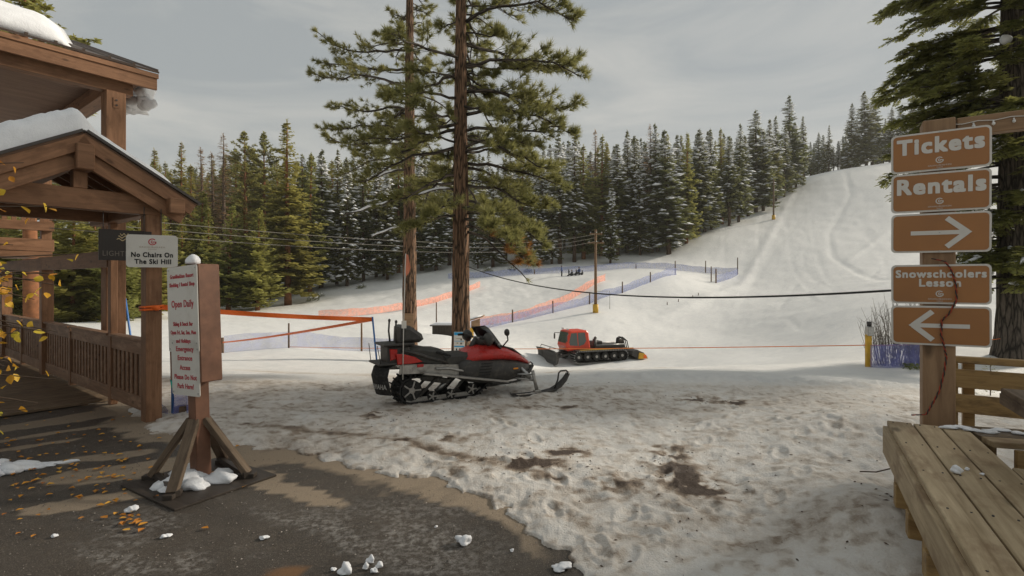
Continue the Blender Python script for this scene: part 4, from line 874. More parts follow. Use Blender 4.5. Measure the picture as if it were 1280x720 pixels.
for s in (-1,1):
    mb = MB(); mb.tube([(1.98,s*.20,.80),(2.22,s*.17,.72),(2.45,s*.09,.595)], [.012,.022,.008], 8); sbuild(mb,'hood_vent','blackplastic',hd)
    for k in range(5): mb = MB(); mb.beam((1.50+.012*k,s*.352,.38+k*.045),(1.70+.012*k,s*.366,.38+k*.045), .012, .014, bev=.003); sbuild(mb,'louver','rubber')
    mb = MB(); mb.prism([(1.78,.24),(1.86,.60),(2.22,.545),(2.40,.44),(2.30,.27),(2.0,.215)], .02, Matrix.Translation((0,s*.345,0)) @ Matrix.Rotation(R(-4*s),4,'Z'), bev=.006); sbuild(mb,'side_cover','blackplastic')
    mb = MB(); mb.box((2.17,s*.352,.43),(.09,.012,.025),bev=.004); sbuild(mb,'reflector','amber')
    mb = MB(); mb.blob((2.40,s*.13,.575),(.09,.06,.03),.0,2,1); sbuild(mb,'headlight','lens',hd)
    mb = MB(); mb.prism([(.60,.485),(.60,.51),(1.30,.385),(2.0,.255),(2.02,.22),(1.30,.355)], .15, Matrix.Translation((0,s*.33,0)), bev=.004); sbuild(mb,'running_board','alu')
    mb = MB(); mb.prism([(.28,.50),(.30,.625),(.9,.58),(1.42,.50),(1.42,.36),(.62,.48)], .014, Matrix.Translation((0,s*.235,0))); sbuild(mb,'tunnel_side','alu')
    mb = MB(); mb.tube([(.84,s*.26,.535),(1.05,s*.265,.52),(1.22,s*.265,.475),(1.38,s*.26,.44)], .02, 8); sbuild(mb,'side_rail','alu')
    for k in range(2): mb=MB(); mb.box((.90+k*.06,s*.246,.525),(.03,.012,.03)); sbuild(mb,'bolt','steel')
    mb = MB(); mb.prism([(.26,.64),(.24,.80),(.34,.79),(.52,.735),(.64,.655),(.5,.64)], .03, Matrix.Translation((0,s*.235,0)), bev=.008); sbuild(mb,'tail_panel','redpaint')
    mb = MB(); mb.prism([(.17,.70),(.16,.87),(.27,.86),(.27,.72)], .05, Matrix.Translation((0,s*.185,0)), bev=.01); sbuild(mb,'tail_light','redlens')
    mb = MB(); mb.box((.60,s*.247,.60),(.10,.014,.045),bev=.004); sbuild(mb,'reflector','redlens')
    mb = MB(); mb.tube([(.34,s*.2,.84),(.55,s*.235,.78),(.75,s*.235,.70),(.95,s*.225,.645),(1.04,s*.215,.60)], .024, 8); sbuild(mb,'grab_rail','blackplastic')
    mb = MB(); mb.tube([(1.10,s*.205,.70),(1.0,s*.235,.74),(.86,s*.235,.78)], [.014,.02,.02], 8); sbuild(mb,'passenger_grip','rubber')
mb = MB(); mb.prism([(.26,.60),(.24,.635),(.6,.62),(1.3,.55),(1.4,.49),(.9,.56)], .46); sbuild(mb,'tunnel_top','alu')
mb = MB(); mb.prism([(.98,.565),(1.0,.70),(1.12,.735),(1.40,.725),(1.58,.735),(1.70,.66),(1.62,.58),(1.42,.455),(1.12,.50)], .40, bev=.05); sbuild(mb,'seat','vinyl')
mb = MB(); mb.prism([(.40,.62),(.42,.84),(.50,.885),(.62,.875),(.80,.835),(.93,.825),(1.02,.78),(1.04,.62),(1.0,.52),(.7,.58)], .40, bev=.05); sbuild(mb,'passenger_seat','vinyl')
mb = MB(); mb.prism([(.14,.62),(.14,.90),(.45,.90),(.56,.70),(.62,.60)], .38, bev=.03); sbuild(mb,'tail_housing','blackplastic')
mb = MB(); mb.box((.30,0,.925),(.46,.44,.035),bev=.012); sbuild(mb,'rear_rack','blackplastic')
mb = MB(); mb.prism([(.33,.95),(.34,1.17),(.40,1.20),(.48,1.19),(.66,1.06),(.69,.98),(.62,.935),(.4,.935)], .40, bev=.055); bk = sbuild(mb,'backrest','vinyl')
for s in (-1,1): mb = MB(); mb.tube([(.28,s*.15,.93),(.26,s*.15,1.1),(.27,s*.15,1.26)], .014, 7); mb.blob((.27,s*.15,1.26),(.022,.022,.03),0,1,1); sbuild(mb,'backrest_bracket','blackplastic',bk)
mb = MB(); fl = [(.10,.645),(.0,.60),(-.035,.48),(-.01,.36),(.03,.20)]
secs = []
for (x, z), w in zip(fl, (.23,.25,.27,.265,.235)):
    secs.append([(x+.13*abs(t)**2, t*w, z) for t in np.linspace(-1,1,9)]+[(x+.014+.13*abs(t)**2, t*w, z) for t in np.linspace(1,-1,9)])
mb.loft(secs, smooth=False); fp = sbuild(mb,'mud_flap','rubber'); mb = MB(); mb.box((.12,0,.655),(.26,.5,.03),bev=.008); sbuild(mb,'flap_mount','blackplastic')
tx = text('YAMAHA', .095, 'steel', fp, 0, 0, 0, .003, 1.0, width=.27); tx.location = (-.012,0,.325); tx.rotation_euler = (R(90),0,R(-90)); tx.location = (-.018,-.115,.325)
for v in tx.data.vertices: v.co.z -= .13*((v.co.x*tx.scale.x+.115)/.265)**2+.10*max(0,-v.co.y)
# track belt
def arc2(cx, cz, r, a0, a1, n=8): return [(cx+r*math.cos(R(lerp(a0,a1,k/n))), cz+r*math.sin(R(lerp(a0,a1,k/n)))) for k in range(n+1)]
belt = arc2(.50,.225,.20,95,265) + [(.7,.02),(1.0,.02),(1.3,.02)] + arc2(1.50,.15,.13,270,325,4) + arc2(1.82,.36,.12,320,460,6) + [(1.4,.46),(.95,.45)]
dense = []
for i in range(len(belt)):
    a, b = Vector(belt[i]), Vector(belt[(i+1)%len(belt)]); n = max(1, int((b-a).length/.055))
    dense += [a.lerp(b, k/n) for k in range(n)]
cen = Vector((1.1,.25)); N = len(dense)
mb = MB(); vs = []; nr = []
for i, p in enumerate(dense):
    t = (dense[(i+1)%N]-dense[i-1]).normalized(); n_ = Vector((-t.y, t.x)); n_ = -n_ if n_.dot(p-cen) < 0 and i < 12 else n_; nr.append((t, n_))
    q = p
    for y in (-.19,.19): vs.append((p.x,y,p.y)); 
    for y in (.19,-.19): vs.append((p.x-n_.x*.022 if n_.dot(p-cen) > 0 else p.x+n_.x*.022, y, p.y-n_.y*.022 if n_.dot(p-cen) > 0 else p.y+n_.y*.022))
mb.add(vs, [(i*4+k, i*4+(k+1)%4, ((i+1)%N)*4+(k+1)%4, ((i+1)%N)*4+k) for i in range(N) for k in range(4)]); tk = sbuild(mb,'track','rubber')
mb = MB()
for i, p in enumerate(dense):
    t, n_ = nr[i]; n_ = n_ if n_.dot(p-cen) > 0 else -n_; R3 = Matrix(((t.x,0,n_.x),(0,1,0),(t.y,0,n_.y)))
    for y in (-.125,0,.125): mb.box((p.x+n_.x*.014,y+(.02 if i%2 else -.02),p.y+n_.y*.014),(.018,.10,.045),R3)
o = sbuild(mb,'track_lugs','rubber',tk); o['kind'] = 'stuff'
for (x, z, r) in ((.50,.225,.155),(1.12,.10,.075),(1.48,.14,.09),(.82,.10,.075)):
    for s in (-1,1):
        mb = MB(); mb.tube([(x,s*.11,z),(x,s*.165,z)], r, 18); w = sbuild(mb,'wheel','rubber'); mb = MB(); mb.tube([(x,s*.168,z),(x,s*.182,z)], r*.3, 8)
        for k in range(5): a = 1.26*k; mb.beam((x,s*.172,z),(x+math.cos(a)*r*.9,s*.172,z+math.sin(a)*r*.9),.020,.010,(0,1,0))
        sbuild(mb,'rim','alu',w)
for s in (-1,1):
    mb = MB(); mb.beam((.42,s*.14,.075),(1.5,s*.14,.075),.03,.06); mb.tube([(1.5,s*.14,.075),(1.64,s*.14,.14)],.02,6); sbuild(mb,'slide_rail','alu')
    mb = MB(); mb.tube([(.62,s*.15,.12),(.95,s*.15,.43)],.022,7); mb.tube([(1.15,s*.15,.12),(1.45,s*.15,.40)],.022,7); sbuild(mb,'suspension_arm','blackplastic')
    mb = MB(); mb.beam((.66,s*.12,.40),(1.1,s*.12,.30),.05,.09,bev=.01); sbuild(mb,'suspension_link','blackplastic')
mb = MB(); mb.tube([(.95,0,.13),(1.25,0,.36)],.045,10); sbuild(mb,'shock','steel')
# front suspension and skis
for s in (-1,1):
    for x0, z0 in ((2.12,.27),(2.36,.30)): mb = MB(); mb.tube([(x0,s*.22,z0),(2.42,s*.50,.235)],.016,7); sbuild(mb,'control_arm','alu')
    mb = MB(); mb.tube([(2.15,s*.26,.33),(2.40,s*.48,.33)],.014,7); sbuild(mb,'steering_rod','steel')
    mb = MB(); mb.tube([(2.28,s*.22,.47),(2.40,s*.45,.27)],[.026,.03],8); sbuild(mb,'front_shock','steel')
    mb = MB(); mb.tube([(2.38,s*.52,.40),(2.42,s*.525,.22),(2.46,s*.53,.06)],[.028,.026,.03],8); mb.box((2.46,s*.53,.05),(.12,.07,.06),bev=.01); sbuild(mb,'spindle','alu')
    pth = [(1.98,.055),(2.06,.02),(2.3,.012),(2.6,.012),(2.76,.03),(2.90,.09),(3.01,.18),(3.08,.275)]; ws_ = [.05,.075,.075,.075,.075,.07,.062,.045]
    mb = MB(); mb.loft([[(x-.0,s*.53-w,z+.035),(x,s*.53-w,z),(x,s*.53-w*.3,z-.008),(x,s*.53+w*.3,z-.008),(x,s*.53+w,z),(x,s*.53+w,z+.035),(x,s*.53+w*.6,z+.012),(x,s*.53-w*.6,z+.012)] for (x,z), w in zip(pth, ws_)], smooth=False); sk = sbuild(mb,'ski','blackplastic')
    mb = MB(); mb.tube([(2.80,s*.53,.065),(2.87,s*.53,.20),(2.89,s*.53,.315),(2.93,s*.53,.345),(3.04,s*.53,.345),(3.08,s*.53,.31),(3.075,s*.53,.26)],.014,8); sbuild(mb,'ski_loop','blackplastic',sk)
    mb = MB(); mb.tube([(1.66,s*.10,.93),(1.60,s*.25,.97),(1.54,s*.40,.955)],.014,8); hb = sbuild(mb,'handlebar','blackplastic')
    mb = MB(); mb.tube([(1.57,s*.30,.965),(1.53,s*.42,.952)],.02,8); sbuild(mb,'grip','rubber',hb)
    mb = MB(); mb.blob((1.66,s*.36,.935),(.085,.11,.10),.08,2,5); sbuild(mb,'hand_guard','blackplastic',hb)
    mb = MB(); mb.tube([(1.98,s*.27,.80),(2.03,s*.34,.90),(2.0,s*.37,.99)],.012,7); mi = sbuild(mb,'mirror','blackplastic'); mb = MB(); mb.blob((1.99,s*.375,1.03),(.035,.065,.062),.03,2,3); sbuild(mb,'mirror_head','blackplastic',mi)
mb = MB()
secs = []
for (x, z, w) in ((2.10,.77,.27),(2.02,.87,.28),(1.93,.99,.265),(1.85,1.09,.22),(1.80,1.125,.13)):
    secs.append([(x-.16*abs(t)**2.2, t*w, z-.02*abs(t)) for t in np.linspace(-1,1,11)]+[(x-.012-.16*abs(t)**2.2, t*w, z-.02*abs(t)) for t in np.linspace(1,-1,11)])
mb.loft(secs); sbuild(mb,'windshield','smoke')
mb = MB(); mb.blob((1.74,0,.875),(.13,.20,.09),.05,2,9); sbuild(mb,'dashboard','blackplastic'); mb = MB(); mb.box((1.66,0,.90),(.03,.20,.11),Matrix.Rotation(R(-25),3,'Y'),.01); sbuild(mb,'gauge','steel')
mb = MB(); mb.tube([(1.52,0,.72),(1.60,0,.86),(1.66,0,.93)],.05,8); sbuild(mb,'steering_column','blackplastic')
mb = MB(); mb.box((2.60,0,.40),(.05,.30,.05),bev=.01); mb.tube([(2.50,-.2,.36),(2.63,-.12,.37),(2.66,0,.38),(2.63,.12,.37),(2.50,.2,.36)],.014,7); sbuild(mb,'front_bumper','blackplastic')
mb = MB(); mb.tube([(.02,-.24,.66),(-.02,-.20,.93)],.006,5); mb.tube([(.02,.24,.66),(-.02,.2,.93)],.006,5); sbuild(mb,'rack_strut','blackplastic')
mb = MB(); mb.tube([(.33,-.26,.42),(.34,-.265,1.2),(.36,-.27,2.0),(.37,-.27,2.26)],.0075,6); wh = sbuild(mb,'flag_whip','plate')
mb = MB(); mb.add([(.37,-.27,2.26),(.395,-.30,2.24),(.43,-.30,2.06),(.42,-.27,1.98),(.385,-.255,1.93),(.365,-.27,2.0),(.368,-.27,2.12)], [(0,1,2,3,4,5,6)]); mb.add([(.37,-.262,2.26),(.395,-.292,2.24),(.43,-.292,2.06),(.42,-.262,1.98),(.385,-.247,1.93),(.365,-.262,2.0),(.368,-.262,2.12)], [(6,5,4,3,2,1,0)]); sbuild(mb,'pennant','pennant',wh)
mb = MB(); mb.box((.343,-.272,1.225),(.07,.008,.11)); sbuild(mb,'tag','plate',wh)
# ------------------------------------------------------------------ snow groomer below the bank
gp = G(731,.067); gr = thing('snow_groomer', 'red cab snow groomer with black tracks, front blade and rear tiller below the snow bank', 'snow groomer', gp, R(199)); gr.scale = (.95,.95,.99)
def gb(mb, n, m, par=None): return mb.build(n, M[m], par or gr)
mb = MB(); mb.box((-.7,0,.78),(4.4,1.5,.34),bev=.05); gb(mb,'chassis','blackplastic')
for s in (-1,1):
    loop = arc2(1.35,.48,.44,-90,90,8)+arc2(-2.85,.48,.44,90,270,8); dn = []
    for i in range(len(loop)):
        a, b = Vector(loop[i]), Vector(loop[(i+1)%len(loop)]); n = max(1, int((b-a).length/.16)); dn += [a.lerp(b,k/n) for k in range(n)]
    mb = MB(); n = len(dn); vs = []
    for p in dn:
        c = Vector((min(max(p.x,-2.85),1.35),.48)); d = (p-c).normalized()
        vs += [(p.x,s*.80,p.y),(p.x,s*1.70,p.y),(p.x-d.x*.05,s*1.70,p.y-d.y*.05),(p.x-d.x*.05,s*.80,p.y-d.y*.05)]
    mb.add(vs,[(i*4+k,i*4+(k+1)%4,((i+1)%n)*4+(k+1)%4,((i+1)%n)*4+k) for i in range(n) for k in range(4)]); tr = gb(mb,'track','rubber')
    mb = MB()
    for i, p in enumerate(dn):
        c = Vector((min(max(p.x,-2.85),1.35),.48)); d = (p-c).normalized(); R3 = Matrix(((-d.y,0,d.x),(0,1,0),(d.x,0,d.y))); mb.box((p.x+d.x*.05,s*1.25,p.y+d.y*.05),(.05,.94,.09),R3)
    o = gb(mb,'track_cleats','steel',tr); o['kind'] = 'stuff'
    for x in (1.35,.5,-.35,-1.2,-2.05,-2.85): mb = MB(); mb.tube([(x,s*1.0,.48),(x,s*1.55,.48)],.33,16); w = gb(mb,'wheel','rubber'); mb = MB(); mb.tube([(x,s*1.55,.48),(x,s*1.57,.48)],.12,12); gb(mb,'rim','alu',w)
    mb = MB(); mb.box((-.75,s*1.25,1.0),(4.6,.9,.06),bev=.02); gb(mb,'fender','blackplastic')
cab = [(2.05,.95),(2.25,1.35),(2.18,1.62),(1.95,2.50),(1.78,2.58),(.30,2.60),(.12,2.46),(-.08,1.0)]
mb = MB(); mb.prism(cab, 1.95, bev=.10); cb = gb(mb,'cab','groomred')
for s in (-1,1):
    mb = MB(); mb.prism([(1.90,1.42),(1.98,1.68),(1.78,2.40),(1.26,2.42),(1.16,1.35)], .02, Matrix.Translation((0,s*.983,0))); gb(mb,'door_window','glass',cb)
    mb = MB(); mb.prism([(1.08,1.32),(1.17,2.42),(.50,2.43),(.36,1.75),(.58,1.45)], .02, Matrix.Translation((0,s*.983,0))); gb(mb,'side_window','glass',cb)
    mb = MB(); mb.tube([(2.0,s*.95,2.3),(2.35,s*1.25,2.3),(2.35,s*1.25,1.85)],.03,6); q = gb(mb,'mirror_arm','blackplastic',cb); mb = MB(); mb.box((2.35,s*1.27,2.0),(.08,.22,.45),bev=.02); gb(mb,'mirror','blackplastic',q)
    mb = MB(); mb.box((1.9,s*.5,2.70),(.16,.22,.12),bev=.02); gb(mb,'work_light','lens',cb)
    mb = MB(); mb.beam((1.3,s*.7,.75),(3.1,s*.75,.45),.14,.2,bev=.02); gb(mb,'blade_arm','blackplastic')
mb = MB(); mb.beam((2.225,0,1.60),(1.985,0,2.46),1.60,.03,(1,0,.3)); gb(mb,'windscreen','glass',cb)
for s in (-.4,.4): mb = MB(); mb.tube([(2.25,s,1.62),(2.15,s+.25,2.0)],.015,5); gb(mb,'wiper','blackplastic',cb)
mb = MB(); mb.tube([(-.62,.65,1.0),(-.62,.65,1.85)],.17,12); mb.tube([(-.62,.65,1.85),(-.75,.65,1.98)],.12,10); gb(mb,'air_intake','blackplastic')
mb = MB(); mb.box((-2.1,0,1.18),(2.9,1.7,.22),bev=.04); mb.box((-1.2,-.3,1.42),(1.0,.9,.3),bev=.06); gb(mb,'engine_deck','blackplastic')
mb = MB(); mb.tube([(-.7,.8,1.33),(-3.4,.8,1.33)],.03,6); mb.tube([(-.7,-.8,1.33),(-3.4,-.8,1.33)],.03,6); gb(mb,'deck_rail','steel')
for k in range(3): mb = MB(); mb.tube([(-2.95-.12*k,.5-.3*k,1.25),(-3.05-.1*k,.5-.3*k,1.75),(-3.5,.5-.3*k,1.88),(-3.95,.5-.3*k,1.55),(-4.1,.5-.3*k,.95)],.045,7); gb(mb,'hydraulic_hose','rubber')
mb = MB(); mb.box((-3.5,0,1.3),(.5,.6,.7),bev=.06); gb(mb,'tiller_lift','grayhut')
mb = MB(); mb.prism([(-3.5,.50),(-3.6,.85),(-4.1,.95),(-4.7,.70),(-5.1,.28),(-4.9,.22),(-4.0,.25)], 4.1, bev=.04); tl = gb(mb,'tiller','blackplastic')
for s in (-1,1): mb = MB(); mb.prism([(-4.1,.18),(-4.2,.72),(-4.7,.62),(-5.05,.20)], .08, Matrix.Translation((0,s*2.1,0))); gb(mb,'tiller_end','yellow',tl); mb = MB(); mb.box((-4.75,s*2.1,.36),(.3,.14,.3),bev=.02); gb(mb,'tiller_cap','orange',tl)
secs = []
for y in np.linspace(-2.1,2.1,7):
    xo = 3.35+(.25 if abs(y) > 1.3 else 0)*(abs(y)-1.3)/.8; secs.append([(xo+.28,y,.02),(xo+.05,y,.18),(xo-.02,y,.5),(xo+.05,y,.85),(xo+.22,y,1.05),(xo+.12,y,1.08),(xo-.10,y,.88),(xo-.18,y,.5),(xo-.08,y,.12)])
mb = MB(); mb.loft(secs, smooth=False); bl_ = gb(mb,'blade','blackplastic')
mb = MB(); mb.tube([(3.4,-2.0,1.06),(3.3,-2.0,1.25),(3.3,2.0,1.25),(3.4,2.0,1.06)],.03,6); mb.tube([(3.3,0,1.25),(3.4,0,1.05)],.03,6); gb(mb,'blade_guard','blackplastic',bl_)
mb = MB(); mb.box((2.9,0,.55),(.5,1.2,.45),bev=.05); gb(mb,'blade_frame','blackplastic')
mb = MB(); mb.box((-1.0,1.70,1.085),(4.6,.05,.05)); mb.box((-3.6,1.70,1.085),(.5,.05,.05)); gb(mb,'side_step','yellow')
# ------------------------------------------------------------------ trees of the wood
def conifer(kind, h, seed):
    rr = random.Random(seed); tr, cr, sn = MB(), MB(), MB()
    rb = h*.0125+.08; n = 9
    tr.tube([(.15*math.sin(i*.7+seed)*i/n*.4, .12*math.cos(i*.9+seed)*i/n*.4, h*i/n-.5*(i == 0)) for i in range(n+1)], [rb*(1-i/n)**.8+.02 for i in range(n+1)], 7)
    base = {'fir':.08,'bare':.22,'pine':.38,'young':.05,'dead':.25,'wall':.03}[kind]*h
    wid = {'fir':.165,'bare':.135,'pine':.14,'young':.25,'dead':.125,'wall':.30}[kind]*h
    z = base; step = h/66 if kind in ('fir','bare') else h/52
    if kind == 'dead': step = h/60
    while z < h*.995:
        t = (z-base)/(h-base)
        if kind == 'pine': prof = (.35+.65*math.sin(math.pi*min(1,(t*.8+.22))))*(1 if t < .75 else (1-t)/.25+.08)
        elif kind in ('young','wall'): prof = (1-t)**.85*min(1, .55+t*3)
        else: prof = (1-t)**.72*min(1, .62+t*2.2)
        m = rr.choice((5,6,6,7)) if kind != 'dead' else rr.choice((4,5,6))
        for k in range(m):
            if rr.random() < (.12 if kind != 'pine' else .25): continue
            a = rr.random()*6.283; L = max(.18, wid*prof*rr.uniform(.6,1.1)*(.62+.72*float(vnoise(np.array([a*1.1+seed*7.]), np.array([z*.42]), seed)[0]))); c, s = math.cos(a), math.sin(a)
            droop = {'fir':-.22,'bare':-.25,'pine':.10,'young':.12,'dead':-.05,'wall':.05}[kind]+rr.uniform(-.12,.12)+.35*t
            zz = z+rr.uniform(-.5,.5)*step; tip = Vector((c*L, s*L, zz+droop*L)); root = Vector((0,0,zz))
            ns = max(4, int(L/.20)) if kind != 'dead' else max(3, int(L/.35))
            if kind in ('pine','dead') and L > .8: tr.tube([root, root.lerp(tip,.5)+Vector((0,0,-.04*L)), tip], [.05,.03,.012], 3, False)
            for i in range(ns):
                f = (i+rr.random())/ns; f = .06+.94*f if kind != 'pine' else .30+.70*f
                p = root.lerp(tip, f)+Vector((0,0,-.12*L*math.sin(math.pi*f)*(1 if kind != 'pine' else -.2)))
                w_ = (1-f*.5)*L*.40
                for sd in (-1,1):
                    sp = .34+.22*rr.random(); ang = a+sd*rr.uniform(.35,1.25); l = max(.30, min(1.0, w_*rr.uniform(.6,1.3)))
                    if kind == 'pine': l = rr.uniform(.3,.55)
                    d = Vector((math.cos(ang), math.sin(ang), rr.uniform(-.42,.22) if kind != 'young' else rr.uniform(-.2,.5))); sdv = Vector((-d.y,d.x,rr.uniform(-.6,.6)))*(.34 if kind != 'dead' else .14)
                    q = p+d*l; mid = p+d*l*.55+Vector((0,0,rr.uniform(-.02,.05)))
                    cr.add([p, mid+sdv*l, q, mid-sdv*l], [(0,1,2,3)])
                    if kind == 'pine':
                        for _ in range(2):
                            d2 = Vector((rr.gauss(0,1),rr.gauss(0,1),rr.gauss(.3,.8))).normalized(); sv = Vector((-d2.y,d2.x,rr.uniform(-.5,.5)))*.2; cr.add([p,p+d2*l*.5+sv*l,p+d2*l,p+d2*l*.5-sv*l],[(0,1,2,3)])
            if kind != 'dead' and L > .5 and rr.random() < 1.5*float(vnoise(np.array([a*1.6+seed]), np.array([z*.7]), seed+50)[0]):
                f = rr.uniform(.45,1.0); p = root.lerp(tip, f)+Vector((0,0,.05)); w = rr.uniform(.16,.78)*(.6+.4*min(1,L/2)); l = w*rr.uniform(1.1,2.1)
                u, v_ = Vector((c,s,droop*.8))*l, Vector((-s,c,0))*w; up = Vector((0,0,w*.55)); o_ = p
                sn.add([o_-u, o_+v_, o_+u-Vector((0,0,.08)), o_-v_, o_+up*.8+u*.2, o_-up*.4], [(0,4,1),(1,4,2),(2,4,3),(3,4,0),(1,5,0),(2,5,1),(3,5,2),(0,5,3)], None, True)
        z += step*rr.uniform(.75,1.25)*(1 if t < .8 else .8)
    # leader
    for k in range(8): a = rr.random()*6.28; p = Vector((0,0,h-.12*k)); d = Vector((math.cos(a)*.5,math.sin(a)*.5,.8)); sd = Vector((-d.y,d.x,0))*.12; cr.add([p,p+d*.2+sd,p+d*.42,p+d*.2-sd],[(0,1,2,3)])
    return tr, cr, sn
PROTO = {}
def proto(kind, h, seed, nm, bark, key, snow):
    tr, cr, sn = conifer(kind, h, seed)
    PROTO.setdefault(key, []).append((tr.mesh('trunk', M[bark]), cr.mesh('crown', M[nm]), sn.mesh('branch_snow', M['snow']) if snow else None, h))
for s in (1,2,3): proto('fir', 25, s, 'needle_dark', 'farbark', 'snowy', True)
for s in (4,5,6): proto('bare', 27, s, 'needle_dark', 'farbark', 'bare', True)
for s in (7,8): proto('fir', 26, s, 'needle_olive', 'redbark', 'olive', False)
for s in (9,10): proto('pine', 26, s, 'needle_olive', 'redbark', 'pine', False)
for s in (11,12): proto('young', 15, s, 'needle_bright', 'redbark', 'young', False)
for s in (13,14): proto('dead', 24, s, 'needle_dead', 'deadtwig', 'dead', False)
for s in (15,): proto('wall', 17, s, 'needle_bright', 'redbark', 'wall', False)
TR = random.Random(21)
def tree(px, r, top, key, label, group, v=None, wide=1.0, name=None):
    p = G(px, r); h = (2+(HZ-top)*r)-p.z
    if h < 4: return None
    pr = PROTO[key][TR.randrange(len(PROTO[key])) if v is None else v]; k = h/pr[3]
    t = thing(name or {'snowy':'fir_tree','bare':'fir_tree','olive':'fir_tree','pine':'pine_tree','young':'young_fir','dead':'dead_tree','wall':'young_fir'}[key], label, {'pine':'pine tree','dead':'dead tree'}.get(key, 'fir tree'), p, TR.random()*6.28, group)
    kk = k*wide*TR.choice((.85,.95,1.05,1.15,1.3))*TR.uniform(.95,1.06); t.scale = (kk, kk, k); t.rotation_euler.x = TR.gauss(0,.018); t.rotation_euler.y = TR.gauss(0,.018)
    inst('trunk', pr[0], t); inst('crown', pr[1], t)
    if pr[2]: inst('branch_snow', pr[2], t)['kind'] = 'stuff'
    return t
GL, GR_, GH = 'trees along the left edge of the wood', 'snow dusted trees behind the sledding slope', 'trees at the top of the ski hill'
# single trees the photograph lets one name
tree(360,.118,150,'olive','tallest bushy olive fir on the left, rust trunk showing at its foot',None,0,1.05)
tree(285,.108,258,'young','bright green young fir just right of the freestanding board',None,0,1.0)
tree(322,.110,262,'young','bright green young fir between the freestanding board and the tallest bushy fir',None,1,.9)
tree(338,.128,300,'young','small bright green fir tucked against the tallest bushy fir',None,0,.8)
tree(309,.16,164,'pine','thin tall pine with bare trunk left of the tallest bushy fir',None,0,.85)
tree(331,.165,166,'pine','second thin tall pine close left of the tallest bushy fir',None,1,.9)
tree(224,.16,178,'olive','broad pointed fir rising just right of the walkway roof',None,1,1.15)
tree(256,.128,187,'dead','left one of the rust coloured dying trees above the freestanding board',None,0,1.1)
tree(281,.126,170,'dead','tallest rust coloured dying tree with a bare tip above the freestanding board',None,1,1.2)
tree(269,.132,192,'dead','slim rust coloured dying tree between two others',None,0,.9)
tree(988,.235,118,'bare','tallest tree at the head of the ski run, slim spire',None,1,1.1)
tree(945,.205,138,'snowy','tall snow dusted tree below the head of the ski run',None,0,1.05)
tree(1083,.285,114,'snowy','tallest dark tree on the skyline left of the Tickets sign',None,1,1.25)
tree(1063,.285,130,'snowy','dark tree on the skyline left of the tallest one by the Tickets sign',None,2,1.0)
tree(1090,.29,120,'bare','forked looking tree touching the tallest skyline tree by the Tickets sign',None,0)
tree(1036,.29,157,'bare','thin ragged tree alone near the skyline gap',None,2,.9)
tree(700,.152,168,'bare','tall tree right of the large pine with a thin bare tip',None,1,1.15)
tree(815,.165,157,'dead','reddish topped tree standing among the snow dusted firs',None,1,.9)
tree(822,.165,157,'snowy','tall snow dusted fir beside the reddish topped tree',None,1)
tree(744,.178,163,'dead','thin rust toned bare topped tree rising behind the utility pole',None,0,.9)
tree(763,.150,232,'snowy','short very snowy fir standing right of the utility pole',None,0,.95)
tree(800,.163,205,'snowy','snow heavy fir at the front of the wood right of the utility pole',None,2,1.1)
tree(836,.160,163,'snowy','dense snowy fir at the right corner of the front row',None,1,1.2)
tree(858,.168,165,'olive','greener fir closing the right end of the front row',None,0,1.0)
# front rows
def row(lst, lab, grp):
    for (px, r, top, key) in lst: tree(px+TR.uniform(-2,2), r, top+TR.uniform(-3,4), key, lab, grp)
row([(388,.135,188,'olive'),(402,.14,186,'snowy'),(420,.145,190,'bare'),(432,.14,205,'snowy'),(441,.15,182,'bare'),(455,.145,196,'snowy'),(470,.15,190,'bare'),(486,.145,205,'snowy'),(500,.155,190,'olive'),(527,.155,200,'snowy'),(545,.15,215,'snowy'),(560,.16,190,'bare'),(601,.155,195,'bare'),(618,.15,215,'snowy'),(632,.16,190,'bare'),(545,.165,185,'bare'),(478,.15,270,'snowy'),(598,.15,265,'snowy')],
    'snow dusted dark fir in the wood behind the two large pines', 'firs of the wood behind the large pines')
row([(650,.155,186,'olive'),(664,.15,205,'snowy'),(678,.158,198,'bare'),(690,.152,215,'snowy'),(716,.155,166,'bare'),(729,.16,180,'olive'),(752,.165,172,'olive'),(772,.165,180,'bare'),(784,.168,165,'snowy'),(793,.172,170,'bare'),(806,.17,182,'bare'),(846,.168,172,'bare'),(853,.175,166,'olive')],
    'snow dusted dark fir standing behind the blue fence and the sledders', GR_)
row([(872,.178,163,'snowy'),(880,.18,175,'snowy'),(890,.182,160,'snowy'),(901,.19,157,'olive'),(911,.185,172,'bare'),(922,.19,154,'snowy'),(934,.2,170,'bare'),(953,.205,160,'snowy'),(962,.212,148,'bare'),(970,.22,146,'snowy'),(979,.225,155,'bare'),(997,.24,150,'snowy'),(1003,.25,145,'bare')],
    'tall dark fir lining the left side of the ski run', 'firs lining the left side of the ski run')
row([(1005,.285,172,'snowy'),(1017,.295,176,'snowy'),(1047,.295,178,'bare'),(1057,.29,168,'snowy'),(1012,.285,178,'bare'),(1022,.29,162,'snowy'),(1030,.3,172,'snowy'),(1042,.29,185,'bare'),(1053,.295,170,'snowy'),(1072,.3,150,'snowy'),(1097,.295,150,'snowy'),(1106,.285,150,'bare'),(1112,.282,134,'snowy'),(1126,.28,132,'bare'),(1140,.285,125,'snowy'),(1155,.29,130,'bare'),(1172,.28,128,'snowy'),(1195,.285,120,'bare'),(1220,.28,118,'snowy'),(1250,.285,112,'bare'),(1280,.28,105,'snowy'),(1310,.285,105,'bare')],
    'dark conifer on the skyline at the top of the ski hill', GH)
